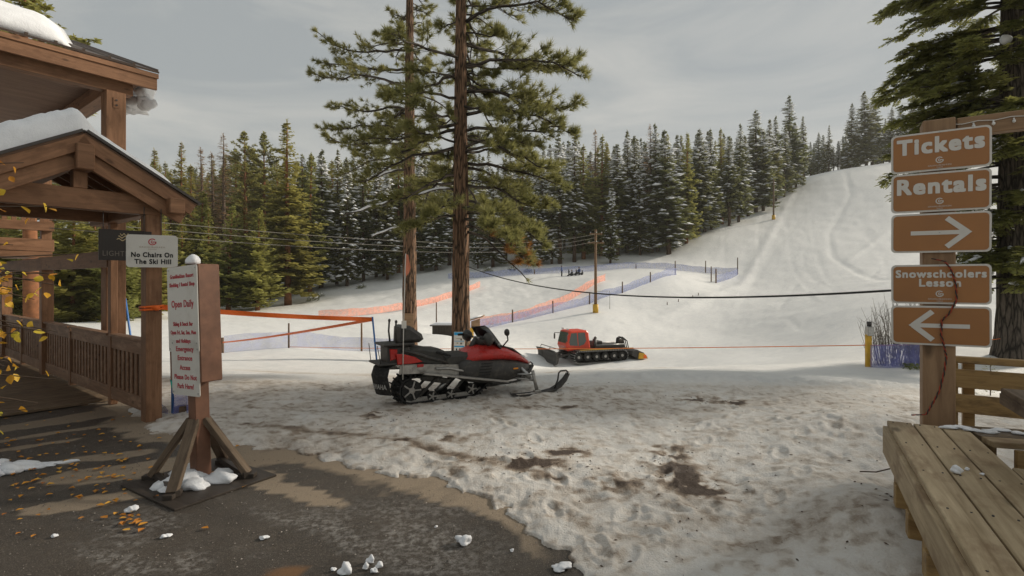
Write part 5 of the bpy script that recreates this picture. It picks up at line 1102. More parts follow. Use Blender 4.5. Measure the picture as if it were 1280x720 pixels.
row([(238,.14,205,'olive'),(248,.125,238,'young'),(297,.175,182,'olive'),(318,.18,200,'olive'),(346,.17,200,'olive'),(378,.16,196,'olive'),(372,.135,245,'young'),(392,.16,195,'pine'),(212,.13,215,'olive'),(198,.15,188,'olive'),(232,.118,268,'young'),(205,.10,262,'young'),(262,.122,258,'young'),(305,.13,245,'olive'),(300,.14,275,'young')],
    'olive green conifer in the wood right of the walkway', GL)
row([(178,.085,238,'wall'),(150,.075,250,'wall'),(120,.08,232,'wall'),(92,.075,245,'wall'),(62,.08,238,'wall'),(35,.075,240,'wall'),(8,.08,235,'wall'),(-25,.075,240,'wall'),(-60,.08,230,'olive'),(160,.11,205,'olive'),(110,.11,200,'olive'),(60,.11,200,'olive'),(5,.11,190,'olive'),(-45,.12,190,'olive'),(188,.1,250,'wall')],
    'bushy yellow green conifer seen through the walkway openings', 'conifers behind the walkway')
# deeper rows behind
top_at = [(180,200),(250,205),(300,190),(380,200),(480,195),(560,195),(640,192),(700,180),(760,178),(820,172),(900,168),(960,160),(1010,165)]
def skyl(px):
    for (a, ya), (b, yb) in zip(top_at[:-1], top_at[1:]):
        if a <= px <= b: return lerp(ya, yb, (px-a)/(b-a))
    return 200
k = 0
for rowr, dp in ((.175,9),(.2,9.5),(.225,12),(.255,14)):
    px = 190+TR.random()*8
    while px < 985 and k < 190:
        rr_ = rowr+.02*TR.random()+max(0, px-800)*.0003; tp = skyl(px)+TR.uniform(-4,22)
        tree(px, rr_, tp, TR.choice(('bare','bare','snowy','olive') if px > 430 else ('olive','olive','bare','pine')), *(('conifer half hidden deep in the wood left of the large pines', 'conifers deep in the left wood') if px < 505 else ('conifer half hidden deep in the wood behind the sledding slope', 'conifers deep in the middle wood') if px < 850 else ('conifer half hidden deep in the wood beside the ski run', 'conifers deep in the wood by the ski run'))); k += 1
        px += dp*TR.uniform(.7,1.4)
tree(40,.05,-25,'pine','pine top showing above the snowy porch roof in the upper left corner',None,0,1.1,'pine_tree')
# low bushes at the edge of the wood
for i, (px, r) in enumerate(((392,.122),(399,.126),(246,.10),(660,.139),(452,.135),(640,.142),(610,.143))):
    mb = MB(); rr = random.Random(500+i); s = rr.uniform(.6,1.0)
    for _ in range(160):
        d = Vector((rr.gauss(0,1),rr.gauss(0,1),abs(rr.gauss(0,.8)))).normalized(); p = d*s*rr.uniform(.3,1); q = Vector((-d.y,d.x,.3))*.09; mb.add([p,p+d*.15+q,p+d*.32,p+d*.15-q],[(0,1,2,3)])
    t = thing('low_bush', 'small snow spotted evergreen bush at the edge of the wood', 'bush', G(px, r), 0, 'low bushes at the edge of the wood'); mb.build('foliage', M['needle_dark'], t)
    mb = MB()
    for _ in range(6): mb.blob((rr.uniform(-.5,.5)*s,rr.uniform(-.5,.5)*s,s*rr.uniform(.5,.85)),(.2,.2,.09),.2,1,i)
    mb.build('branch_snow', M['snow'], t, kind='stuff')
# ------------------------------------------------------------------ the two large pines
def tuft(mb, p, d, rr, n=24, l=.20, w=.0078):
    x, y, z = frame(d)
    for _ in range(n):
        a = rr.random()*6.283; e = rr.uniform(.15,1.25); v = (x*math.cos(e)+(y*math.cos(a)+z*math.sin(a))*math.sin(e)); ll = l*rr.uniform(.7,1.15)
        b = p-x*rr.uniform(0,.10); s = v.cross(Vector((rr.gauss(0,1),rr.gauss(0,1),rr.gauss(0,1)))).normalized()*w
        mb.add([b-s, b+s, b+v*ll], [(0,1,2)], [p, p, p+v*.05])
PI = math.pi
def big_pine(px, r, dia, ztop, label, limbs, seed, crownz, reach, brown=False):
    b = G(px, r); rr = random.Random(seed); t = thing('large_pine', label, 'pine tree', b, 0)
    n = 60; rings = []
    m = 36
    for i in range(n+1):
        z = -.6+(ztop+.6)*i/n; rad = dia/2*(1+.45*math.exp(-(z+.1)/.35) if z > -.1 else 1.45)*(1-.62*max(0, z)/ztop); ring_ = []
        for k in range(m):
            a = 6.283*k/m; q = 1+.055*math.sin(a*9+z*.5+seed)+.04*math.sin(a*14-z*.9)+.06*(vnoise(np.array([a*5.]),np.array([z*2.2]),seed)[0]-.5)+.05*(rr.random()-.5); ring_.append((rad*q*math.cos(a), rad*q*math.sin(a), z))
        rings.append(ring_)
    tr = MB(); vs = [v for r_ in rings for v in r_]; gs = [(z, .6*math.cos(6.283*(j%m)/m)*dia, .6*math.sin(6.283*(j%m)/m)*dia) for j, (x, y, z) in enumerate(vs)]
    tr.add(vs, [(i*m+k, i*m+(k+1)%m, (i+1)*m+(k+1)%m, (i+1)*m+k) for i in range(n) for k in range(m)], gs, True); tr.build('trunk', M['bark'], t)
    lm, cr, cb_, sn = MB(), MB(), MB(), MB()
    def limb(z, az, L, rise, droop, dens=1.0, dead=False, snow=False, up=.25, brn=False):
        d = Vector((math.cos(az), math.sin(az), 0)); side = Vector((-d.y, d.x, 0)); pts_ = []; wob = rr.uniform(-.28,.28)
        for i in range(10):
            f = i/9; pts_.append(Vector((0,0,z))+d*(dia*.3+L*f)+Vector((0,0,L*(rise*f-droop*f*f+up*max(0,f-.55)**2*2)))+side*L*(wob*math.sin(f*3)+rr.uniform(-.02,.02))+Vector((0,0,L*(.05*math.sin(f*7+z*5)*f+rr.uniform(-.018,.018)))))
        r0 = .012+.0125*L; lm.tube(pts_, [r0*(1-.8*i/9)+.005 for i in range(10)], 6)
        if snow: sn.tube([p+Vector((0,0,r0*.9)) for p in pts_[1:8]], [.01]+[r0*.95+.012*rr.random() for _ in range(5)]+[.01], 6)
        if dead:
            for _ in range(int(6*L)):
                i = rr.randrange(3,9); p = pts_[i]; e = p+Vector((rr.gauss(0,.22),rr.gauss(0,.22),rr.gauss(-.05,.15))); lm.tube([p,e],[.008,.003],3,False)
            return
        nt = int((L*10.5+3)*dens)
        for k in range(nt):
            f = rr.uniform(.16,1.0)**.8; i = min(8, int(f*9)); p = pts_[i].lerp(pts_[i+1], f*9-i) if i < 9 else pts_[9]
            tl = L*.30*(1.15-f)*rr.uniform(.5,1.2)+.14; dd = (d*rr.uniform(.35,.95)+side*rr.choice((-1,1))*rr.uniform(.25,.95)+Vector((0,0,rr.uniform(-.28,.42)))).normalized()
            q = p+dd*tl; mid = p.lerp(q,.55)+Vector((0,0,-.05*tl)); lm.tube([p,mid,q+Vector((0,0,.05*tl))],[.010,.007,.004],3,False)
            tgt = cb_ if (brn and rr.random() < .7) else cr
            tuft(tgt, q+Vector((0,0,.05*tl)), (dd+Vector((0,0,.45))).normalized(), rr, 28)
            for _ in range(rr.choice((1,2,2,3))):
                g = rr.uniform(.4,.95); s = p.lerp(q,g); e2 = (dd*.5+Vector((rr.gauss(0,.6),rr.gauss(0,.6),rr.uniform(-.1,.8)))).normalized(); tuft(tgt, s+e2*.08, e2, rr, 22)
        tuft(cr, pts_[9], (pts_[9]-pts_[7]).normalized(), rr, 30)
    for a in limbs: limb(*a)
    z = crownz
    while z < ztop-.5:
        fr = 1-max(0,(z-9)/(ztop-9))*.75
        for _ in range(rr.choice((3,4,4) if brown else (2,3,3))):
            az = rr.random()*6.283
            if math.cos(az+PI/2) > .55: az += PI if rr.random() < .8 else 0
            limb(z+rr.uniform(-.2,.2), az, reach*fr*rr.uniform(.25,1.05), rr.uniform(-.25,.40), rr.uniform(.10,.55), 1.0 if z < 11 else .6)
        z += rr.uniform(.34,.52)
    lm.build('limbs', M['bark2'], t); cr.build('crown', M['needle_pine'], t)
    if cb_.v: cb_.build('browned_needles', M['needle_brown'], t, label='brown dying needles on a low branch')
    if sn.v: sn.build('branch_snow', M['snow'], t, kind='stuff')
    return t, b
# limb: height on trunk, direction (0 = right of picture, pi = left, -pi/2 = towards the viewer), length, rise, droop, density, dead, snow
lpine, lb = big_pine(512, .0325, .60, 16.5, 'left one of the two large pines, smaller sign board on its trunk',
    [(6.7,PI+.2,2.6,-.10,.35,.12,True,True),(7.9,PI+.1,2.6,.1,.5,.25,True,True),(5.6,PI+.35,1.7,-.1,.45,.15,True,True),(7.2,-PI/2+.4,2.0,.1,.5),(7.6,.2,1.8,.1,.5),(8.4,PI-.1,2.8,.1,.4,.8),(8.9,PI+.5,3.0,.15,.3,.9),(9.6,PI+.1,3.3,.2,.3,1.1),(10.4,PI-.2,3.3,.25,.3,1.1),(11.2,PI+.15,3.5,.25,.25,1.2),(12.0,PI,3.5,.25,.22,1.2),(12.7,PI+.2,3.4,.2,.2,1.2),(6.6,.1,1.6,-.05,.5,1.0)], 31, 8.3, 2.9)
rpine, rbp = big_pine(576, .0214, .50, 13.0, 'right one of the two large pines, blue and white notice on its trunk',
    [(4.9,PI+.1,1.25,.02,.18,.1,True,True),(4.3,-.15,2.1,-.08,.45,1.3),(4.1,-PI/2+.7,1.9,-.05,.5,1.5),(3.9,-.5,2.0,-.12,.5,1.2,False,False,.1,True),(4.6,.3,2.1,.05,.45,1.1),(5.0,-.2,2.2,.0,.4,1.3),(4.5,-PI/2-.4,1.4,.05,.5,1.4),(4.2,PI+.6,1.5,.0,.5,1.3),(5.3,PI-.2,2.2,.0,.5,.9),(5.6,.1,2.6,.1,.4,1.3),(5.9,-.4,2.4,.05,.4,1.3),(6.3,.25,2.7,.05,.4,1.3),(6.0,PI+.1,2.6,.0,.45,1.0),(6.9,-.1,2.8,.1,.4,1.3),(7.5,.1,3.0,.15,.35,1.4),(8.2,-.15,3.0,.15,.35,1.4),(8.8,.15,3.0,.15,.35,1.4),(9.4,-.1,2.9,.15,.3,1.4),(6.6,PI+.3,2.6,.05,.4,1.0),(7.3,-2.4,2.0,.1,.4,1.2),(3.8,-.3,1.7,-.35,.45,.35,False,False,.0,True),(4.4,-1.2,1.8,-.05,.4,1.4)], 32, 5.2, 2.5, True)
# notice on the right pine, board on the left pine
nt = thing('tree_notice', 'blue and white notice plate fixed to the right large pine', 'notice', (rbp.x-.01, rbp.y-.30, 2+(HZ-429)*.0209), R(-4))
mb = MB(); mb.box((0,0,0), (.285,.01,.585), bev=.003); npn = mb.build('notice_plate', M['plate'], nt)
for (x, z, w, h, m) in ((0,.245,.265,.075,'bluesign'),(0,.05,.265,.012,'bluesign'),(0,-.088,.265,.035,'bluesign'),(0,-.255,.265,.055,'bluesign'),(0,.12,.15,.014,'faint_ink'),(.05,.09,.035,.035,'black_ink'),(.05,.0,.05,.02,'black_ink'),(.05,-.025,.04,.03,'faint_ink'),(-.07,-.165,.035,.05,'black_ink'),(.01,-.165,.035,.05,'black_ink'),(.085,-.165,.025,.05,'black_ink'),(-.05,-.0,.04,.03,'gold_ink')):
    mb = MB(); mb.box((x,-.0065,z),(w,.003,h)); mb.build('printed_band' if m == 'bluesign' else 'printed_mark', M[m], npn)
bn = thing('tree_board', 'small bare wooden board nailed to the left large pine above the snowmobile', 'board', (lb.x+.02, lb.y-.37, 2+(HZ-401)*.0317), 0)
mb = MB(); mb.box((0,0,0),(.42,.03,.58),bev=.004); mb.build('board_panel', M['cedar'], bn)
# ------------------------------------------------------------------ big fir at the right
def big_fir():
    b = G(1268, .022); rr = random.Random(77); t = thing('large_fir', 'big grey barked fir with drooping snowy sprays behind the cedar sign post', 'fir tree', b, 0); H_ = 24; dia = .74
    n, m = 60, 32; vs = []; gs = []
    for i in range(n+1):
        z = -.6+(H_+.6)*i/n; rad = dia/2*(1+.4*math.exp(-(max(z,0))/.4))*(1-.6*max(0,z)/H_)
        for k in range(m):
            a = 6.283*k/m; q = 1+.05*math.sin(a*8+z*.6)+.04*math.sin(a*13-z)+.05*(rr.random()-.5); vs.append((rad*q*math.cos(a),rad*q*math.sin(a),z)); gs.append((z,.6*dia*math.cos(a),.6*dia*math.sin(a)))
    tr = MB(); tr.add(vs,[(i*m+k,i*m+(k+1)%m,(i+1)*m+(k+1)%m,(i+1)*m+k) for i in range(n) for k in range(m)],gs,True); tr.build('trunk',M['bark2'],t)
    lm, cr, sn = MB(), MB(), MB()
    def spray(p, d, L):
        x, y, z = frame(d); k = max(4, int(L/.045))
        lm.tube([p,p+d*L],[.005,.002],3,False)
        for i in range(k):
            f = (i+.5)/k; q = p+d*L*f-Vector((0,0,.10*L*f*f)); l = .15*(1-.55*f)*rr.uniform(.7,1.2)+.03
            for s in (-1,1):
                v = (x*.75+y*s*.8+z*rr.uniform(-.25,.15)).normalized(); w = v.cross(z).normalized()*.021+z*rr.uniform(-.012,.012); cr.add([q,q+v*l*.5+w,q+v*l,q+v*l*.5-w],[(0,1,2,3)])
    def limb(z, az, L, droop):
        d = Vector((math.cos(az),math.sin(az),0)); s_ = Vector((-d.y,d.x,0)); wob = rr.uniform(-.15,.15)
        pts_ = [Vector((0,0,z))+d*(.2+L*i/9)+Vector((0,0,L*(.12*i/9-droop*(i/9)**1.6)))+s_*L*wob*math.sin(i/3) for i in range(10)]
        lm.tube(pts_,[.010+.012*L*(1-i/9)+.003 for i in range(10)],5)
        for k in range(int(L*24)):
            f = rr.uniform(.15,1)**.8; i = min(8,int(f*9)); p = pts_[i].lerp(pts_[i+1],f*9-i); dd = (d*rr.uniform(.5,1.1)+s_*rr.choice((-1,1))*rr.uniform(.35,1.0)+Vector((0,0,rr.uniform(-.65,.30)))).normalized(); Ls = (.22+.42*(1.1-f))*rr.uniform(.6,1.15)
            spray(p, dd, Ls)
            if rr.random() < .55: q = p+dd*Ls*.5; spray(q, (dd+s_*rr.choice((-1,1))*.8+Vector((0,0,-.2))).normalized(), Ls*.55)
        spray(pts_[9], (d+Vector((0,0,-.3))).normalized(), .3)
        if rr.random() < .8:
            i0 = rr.randrange(3,6); sn.tube([p+Vector((0,0,.03)) for p in pts_[i0:i0+4]],[.012,.055,.05,.012],6)
        if rr.random() < .5: i = rr.randrange(3,9); sn.blob(pts_[i]+Vector((rr.uniform(-.15,.15),rr.uniform(-.15,.15),.03)),(rr.uniform(.06,.14),rr.uniform(.06,.12),.045),.25,2,rr.randrange(99))
    z = 2.1
    while z < 22.5:
        for _ in range(4): limb(z+rr.uniform(-.2,.2), rr.random()*6.283, rr.uniform(1.4,3.3)*(.55 if z < 4.3 else 1)*(1-.03*max(0,z-6)), rr.uniform(.15,.5))
        for _ in range(3): limb(z+rr.uniform(-.2,.2), PI+rr.uniform(-.8,1.1), rr.uniform(1.8,3.15)*(.36 if z < 4.3 else .75 if z < 5.2 else 1)*(1-.03*max(0,z-6)), rr.uniform(.1,.45))
        z += .36 if z < 11 else .62
    lm.build('limbs',M['bark2'],t); cr.build('crown',M['needle_green'],t); sn.build('branch_snow',M['snow'],t,kind='stuff'); return t
bf = big_fir()
for k, (x, y, s, a) in enumerate(((25,12.5,1.05,1.1),)):  # extra fir out of view, added to throw partial shade over the foreground
    c = copy_tree(bf); c.location = (x, y, gz(x, y)); c.rotation_euler = (0,0,a); c.scale = (s,s,s); c['label'] = 'added big grey barked fir, out of view past the right edge, shading the foreground'
mb = MB(); 
sc_ = thing('snow_clump', 'round ball of snow caught on the big fir beside the arm beam', 'snow clump', P(1257,49,.0205)); mb.blob((0,0,0),(.13,.12,.12),.12,3,8); mb.build('clump', M['snow'], sc_)
# ------------------------------------------------------------------ fences, poles, ropes
def net(name, pts_, h, mat, label, cat='safety net', lift=.05, group=None):
    dense_ = []
    for a, b in zip(pts_[:-1], pts_[1:]):
        n = max(2, int((b-a).length/.8)); dense_ += [a.lerp(b, k/n) for k in range(n)]
    dense_.append(pts_[-1]); mb = MB(); L = 0; vs = []; gs = []; o = dense_[0]; rr = random.Random(len(dense_))
    for i, p in enumerate(dense_):
        if i: L += (p-dense_[i-1]).length
        g = gz(p.x, p.y); s = .06*h*math.sin(L*.7)+.05*h*math.sin(L*2.1); bel = .12*math.sin(L*.9)
        for k in range(4): f = k/3; vs.append((p.x-o.x+bel*math.sin(f*3), p.y-o.y+bel*math.sin(f*3), g+lift+h*f+s*f-o.z)); gs.append((L, 0, h*f))
    mb.add(vs, [(i*4+k, (i+1)*4+k, (i+1)*4+k+1, i*4+k+1) for i in range(len(dense_)-1) for k in range(3)], gs, True)
    ob = mb.build(name, M[mat], loc=o); return tag(ob, label, cat, group)
def stake(px, r, top, rad, mat, label, group=None, name='fence_post', cat='post', lean=0):
    p = G(px, r); h = 2+(HZ-top)*r-p.z; mb = MB(); mb.tube([(0,0,-.3),(lean*.5,0,h*.5),(lean,0,h)], [rad,rad,rad*.9], 8); return tag(mb.build(name, M[mat], loc=p), label, cat, group)
net('orange_net', [G(px, r) for px, r in ((592,.083),(620,.086),(660,.091),(690,.097),(720,.104),(742,.110),(757,.114))], .95, 'orangenet', 'long orange net fence climbing the slope right of the large pines')
net('orange_net', [G(px, r) for px, r in ((398,.088),(430,.090),(470,.094),(510,.100),(550,.108),(580,.116),(600,.122))], .85, 'orangenet', 'orange net fence running behind the large pines to the left')
net('blue_net', [G(px, r) for px, r in ((588,.080),(640,.0865),(691,.0925),(737,.099),(778,.105),(813,.112),(846,.121))], 1.0, 'bluenet', 'long blue net fence below the orange net fence')
net('blue_net', [G(px, r) for px, r in ((560,.135),(612,.134),(668,.135),(700,.136),(745,.136),(795,.135),(846,.130),(882,.131),(922,.130))], 1.0, 'bluenet', 'blue net fence across the foot of the wood behind the sledders')
net('blue_net', [G(px, r) for px, r in ((895,.121),(910,.125),(922,.129))], 1.1, 'bluenet', 'short blue net at the far right corner of the fence')
net('blue_net', [G(px, r) for px, r in ((280,.0365),(330,.038),(361,.0392),(410,.041),(452,.0425),(508,.0435))], .75, 'palenet', 'pale blue net behind the orange tapes left of the snowmobile')
gp_ = 'posts of the blue fence'
for px, r, top, lb_ in ((640.7,.0866,387,'fence post of the blue fence nearest the large pines'),(691,.0926,376,'second fence post along the blue fence from the large pines'),(737,.099,365,'fence post close left of the utility pole'),(778,.105,352,'fence post right of the utility pole'),(813,.112,340,'fence post halfway up the blue fence right of the utility pole'),(844,.121,326,'fence post where the two blue fences meet'),
    (882,.131,326,'thin fence post between the meeting point and the far corner'),(922,.130,322,'tallest fence post at the far right corner of the blue fence'),(795,.135,330,'small fence post at the rear blue fence among the tree trunks'),(668,.135,337,'small dark fence post at the rear blue fence left of the sledders')):
    stake(px, r, top, .085, 'stake', lb_, gp_)
stake(895, .121, 336, .11, 'pole', 'short pale post beside the far right corner of the blue fence', gp_); stake(889, .122, 333, .09, 'stake', 'short dark post touching the pale post at the far right corner', gp_)
stake(361, .0387, 404, .045, 'stake', 'thin wooden stake below the orange tapes, middle one', 'stakes behind the orange tape'); stake(452, .042, 404, .05, 'pole', 'wooden stake just left of the blue pole', 'stakes behind the orange tape'); stake(278, .0365, 422, .07, 'stake', 'short grey stake right of the freestanding board', 'stakes behind the orange tape')
stake(545.5, .066, 378, .05, 'stake', 'thin dark pole rising behind the low shed', None, 'marker_pole', 'pole')
for px, r in ((873,.105),(834,.098),(848,.1),(866,.103)): stake(px, r, HZ-(gz((px-640)*r, F*r)+.45-2)/r, .05, 'stake', 'tiny dark marker stick on the smooth snow right of the utility pole', 'marker sticks on the snow', 'marker_stick', 'marker')
# utility pole
up = G(744.5, .09); ut = thing('utility_pole', 'brown wooden utility pole with crossarms and a yellow pad at its foot', 'utility pole', up, R(8)); uh = 2+(HZ-287)*.09-up.z
mb = MB(); mb.tube([(0,0,-.4),(0,0,uh*.5),(0,0,uh)], [.19,.16,.13], 10); mb.build('pole', M['pole'], ut)
for z, w in ((uh-.5,1.5),(uh-1.5,1.9)): mb = MB(); mb.box((0,-.16,z),(w,.1,.13)); ca = mb.build('crossarm', M['pole'], ut); mb = MB(); [mb.tube([(x,-.16,z+.06),(x,-.16,z+.24)],.05,6) for x in (-w*.42,0.05,w*.42)]; mb.build('insulators', M['steel'], ca)
mb = MB(); mb.tube([(0,0,.0),(0,0,.95)],.33,10); mb.build('foot_pad', M['yellow'], ut)
mb = MB(); mb.tube([(.12,-.15,2.4),(1.6,-.15,2.45),(1.6,-.15,.4)],.025,5); mb.build('side_bracket', M['wire'], ut)
for k, (dy, dz) in enumerate(((-.0,0),(.3,.45),(.55,.9))):
    a = Vector((up.x, up.y, up.z+uh-1.3+dz*.9)); b = P(62, 285-10*k, .0195); mb = MB(); o = a.copy(); mb.tube([p-o for p in catenary(a, b, .9, 30)], .010, 4); tag(mb.build('power_line', M['wire'], loc=o), ('lowest of the pale power lines crossing the wood','middle one of the pale power lines crossing the wood','topmost of the pale power lines crossing the wood')[k], 'power line', 'power lines')
# lift poles on the hill
for px, r, top, rad, lab, pad in ((967,.1875,225,.2,'dark lift pole with yellow foot pad beside the ski run',1),(1050,.272,176,.14,'thin pale pole on the skyline at the top of the ski hill',0)):
    p = G(px, r); h = 2+(HZ-top)*r-p.z; t = thing('lift_pole', lab, 'pole', p); mb = MB(); mb.tube([(0,0,-.5),(0,0,h)],[rad,rad*.8],8); mb.build('pole', M['stake' if pad else 'wire'], t)
    if pad: mb = MB(); mb.tube([(0,0,0),(0,0,1.1)],.38,10); mb.build('foot_pad', M['yellow'], t)
# near ropes
a, b = P(584, 333, .0213), P(1160, 360, .0071); mb = MB(); mb.tube([p-a for p in catenary(a, b, .36, 60)], .011, 6); tag(mb.build('hanging_cable', M['cable'], loc=a), 'black cable sagging from the right large pine to the cedar sign post', 'cable')
yp = G(1085.5, .0207); zr = 2+(HZ-431.5)*.0207
p1 = Vector((yp.x-.06, yp.y, zr)); p2 = G(361,.0387); p2.z = 2+(HZ-433.5)*.0387
mb = MB(); mb.tube([p-p1 for p in catenary(p1, p2, .10, 60)], .012, 5); tag(mb.build('orange_rope', M['orangerope'], loc=p1), 'long thin orange rope stretched across the snow in front of the groomer', 'rope')
p3 = G(1254,.022); p3.z = 2+(HZ-424)*.0217
mb = MB(); mb.tube([p-p1 for p in catenary(p1, p3, .06, 12)], .011, 5); tag(mb.build('orange_rope', M['orangerope'], loc=p1), 'short orange rope from the yellow post to the big fir', 'rope')
yt = thing('yellow_post', 'yellow post with grey box at its top beside the bare bushes', 'post', yp, R(3)); yh = 2+(HZ-402)*.0207-yp.z
mb = MB(); mb.box((0,0,yh*.36),(.13,.09,yh*.74),bev=.008); mb.build('lower_post', M['yellow'], yt); mb = MB(); mb.box((.02,-.01,yh*.80),(.16,.14,.24),bev=.012); mb.build('grey_box', M['steel'], yt); mb = MB(); mb.tube([(.02,0,yh*.9),(.02,0,yh)],.055,8); mb.build('cap', M['blackplastic'], yt)
# orange tapes at the left
bp0, bp1 = P(470,488,.0147), P(465.5,396,.0147); bp0.z = gz(bp0.x,bp0.y)+.0
mb = MB(); mb.tube([Vector((0,0,-.1)), Vector((.012,0,.6)), bp1-bp0], .017, 8); tag(mb.build('blue_pole', M['bluepole'], loc=bp0), 'thin blue plastic pole holding the orange tapes left of the snowmobile', 'pole')
def tape(a, b, w, sag, label, n=40):
    ps = catenary(a, b, sag, n); mb = MB(); vs = []; x = (b-a).normalized(); sd = x.cross(Vector((0,0,1))).normalized()
    for i, p in enumerate(ps): tw = .25*math.sin(i*.5); u = Vector((0,0,1))*math.cos(tw)+sd*math.sin(tw); vs += [p-a-u*w/2-sd*.003, p-a+u*w/2-sd*.003, p-a+u*w/2+sd*.003, p-a-u*w/2+sd*.003]
    mb.add(vs, [(i*4+k, i*4+(k+1)%4, i*4+4+(k+1)%4, i*4+4+k) for i in range(n) for k in range(4)]); return tag(mb.build('orange_tape', M['orange'], loc=a), label, 'tape')
t0 = WM @ Vector((.11,-.06,1.63)); tape(t0, bp1-Vector((0,0,.045)), .075, .03, 'upper orange tape from the walkway post to the blue pole')
ts = G(278,.0365); ts.z = 2+(HZ-428)*.0365; tape(bp1-Vector((0,0,.05)), ts, .06, .05, 'lower orange tape from the blue pole back to the short grey stake')
kn = thing('tape_knot', 'orange tape knotted round the walkway corner post', 'tape knot', WA, WR)
for z in (1.60,1.64): mb = MB(); mb.tube([(-.11,-.11,z),(.11,-.112,z+.01),(.112,.11,z),(-.11,.112,z-.01),(-.112,-.11,z)], .016, 6); mb.build('wrap', M['orange'], kn)
mb = MB(); mb.blob((.02,-.13,1.62),(.05,.035,.04),.3,2,3); mb.build('knot', M['orange'], kn)
# blue mesh, pole and cord beside the walkway post
nb = WM @ Vector((.34,-.12,0)); bun = thing('blue_mesh_bundle', 'blue mesh netting bunched on a blue pole beside the walkway corner post', 'netting', nb, WR-R(50))
mb = MB(); mb.tube([(-.12,.0,0),(-.125,0,1.0),(-.13,0,1.95)], .02, 8); mb.build('pole', M['bluepole'], bun)
secs = []
mb = MB(); nu, nv = 18, 12; vs = []; gs = []
for j in range(nv+1):
    f = j/nv; w = .12+.34*f**1.2; z = 1.38*(1-f)+.02
    for i in range(nu+1): u = i/nu; vs.append((-.11+w*u+.03*math.sin(f*4), .05*math.sin(u*14+f*3)*(.4+f), z+.02*math.sin(u*9))); gs.append((u*.5, 0, z))
mb.add(vs, [(j*(nu+1)+i, (j+1)*(nu+1)+i, (j+1)*(nu+1)+i+1, j*(nu+1)+i+1) for j in range(nv) for i in range(nu)], gs, True); mb.build('mesh_sheet', M['bluemesh'], bun)
mb = MB(); mb.blob((.04,0,.85),(.12,.07,.12),.3,2,11); mb.build('mesh_roll', M['bluemesh'], bun)
mb = MB(); mb.tube([(-.13,-.03,.60),(-.02,-.05,.52),(.05,-.05,.43)], .012, 6); mb.tube([(-.13,-.03,.56),(-.10,-.05,.44)], .012, 6); mb.build('tie_cord', M['tealcord'], bun)
mb = MB(); mb.box((-.02,.05,.07),(.16,.12,.16),bev=.006); mb.build('wood_block', M['stake'], bun)
fl_ = WM @ Vector((.10,.75,0)); mb = MB(); vs = []; gs = []
for i in range(15):
    for j in range(4): vs.append((.10*j/3+.05*math.sin(i+j), -.75+1.3*i/14, .22*(1-j/3)+.03*math.sin(i*1.7+j))); gs.append((i*.1,0,j*.07))
mb.add(vs, [(i*4+j,(i+1)*4+j,(i+1)*4+j+1,i*4+j+1) for i in range(14) for j in range(3)], gs, True); o = mb.build('fallen_mesh', M['bluemesh'], loc=fl_, rot=(0,0,WR)); tag(o, 'blue mesh lying on the snow under the walkway bottom rail', 'netting')
bs_ = WM @ Vector((2.5,9,0)); mb = MB(); mb.tube([(0,0,0),(-.1,0,1.0),(-.24,0,2.0)], .03, 6); tag(mb.build('blue_pole', M['bluepole'], loc=(bs_.x,bs_.y,gz(bs_.x,bs_.y))), 'leaning blue pole seen through the far walkway opening', 'pole')
pg = G(101,.03); mb = MB(); mb.box((0,0,.4),(.22,.22,1.5)); tag(mb.build('wooden_post', M['stake'], loc=pg), 'stubby wooden post in the snow seen over the walkway railing', 'post')
# ------------------------------------------------------------------ low shed behind the pines
hp = G(570,.0615); hu = thing('lift_shed', 'low dark board shed with slanted roof end half hidden by the right large pine', 'shed', hp, R(-3))
mb = MB(); mb.box((-.65,0,.42),(2.1,1.4,1.1)); hw = mb.build('wall', M['grayhut'], hu)
for k in range(10): mb = MB(); mb.box((-1.6+k*.21,-.715,.42),(.19,.03,1.08),bev=.006); mb.build('board', M['grayhut'], hw)
mb = MB(); mb.beam((-1.85,0,1.02),(.6,0,1.02),1.8,.07,(0,0,1)); hr = mb.build('roof', M['grayhut'], hu); mb = MB(); mb.loft([[(x,-.9+.02,1.06),(x,-.85,1.06+h),(x,.85,1.06+h),(x,.9,1.06)] for x, h in ((-1.84,.03),(-1.6,.12),(0,.14),(.55,.10),(.6,.03))]); mb.build('roof_snow', M['snow'], hr)
mb = MB(); mb.beam((.35,0,1.18),(2.15,0,1.72),1.5,.08,(0,0,1)); rr2 = mb.build('slant_roof', M['cedar'], hu)
mb = MB(); mb.loft([[(x,-.72,z+.05),(x,-.68,z+.05+h),(x,.7,z+.05+h),(x,.74,z+.05)] for x, z, h in ((.4,1.19,.02),(.8,1.315,.08),(1.6,1.555,.08),(2.0,1.675,.02))]); mb.build('roof_snow', M['snow'], rr2)
mb = MB(); mb.prism([(1.25,.75),(1.25,1.35),(1.92,1.56),(1.92,.1),(1.72,.55)], .05, Matrix.Translation((0,-.6,0))); mb.build('side_board', M['cedar'], hu)
yb = hp+Vector((1.22,-.75,.72)); mb = MB(); mb.tube([(0,0,-.62),(0,0,.1),(0,0,.14)],[.2,.2,.17],10); tag(mb.build('yellow_bin', M['yellow'], loc=yb), 'yellow bin beside the low shed right of the large pine', 'bin')
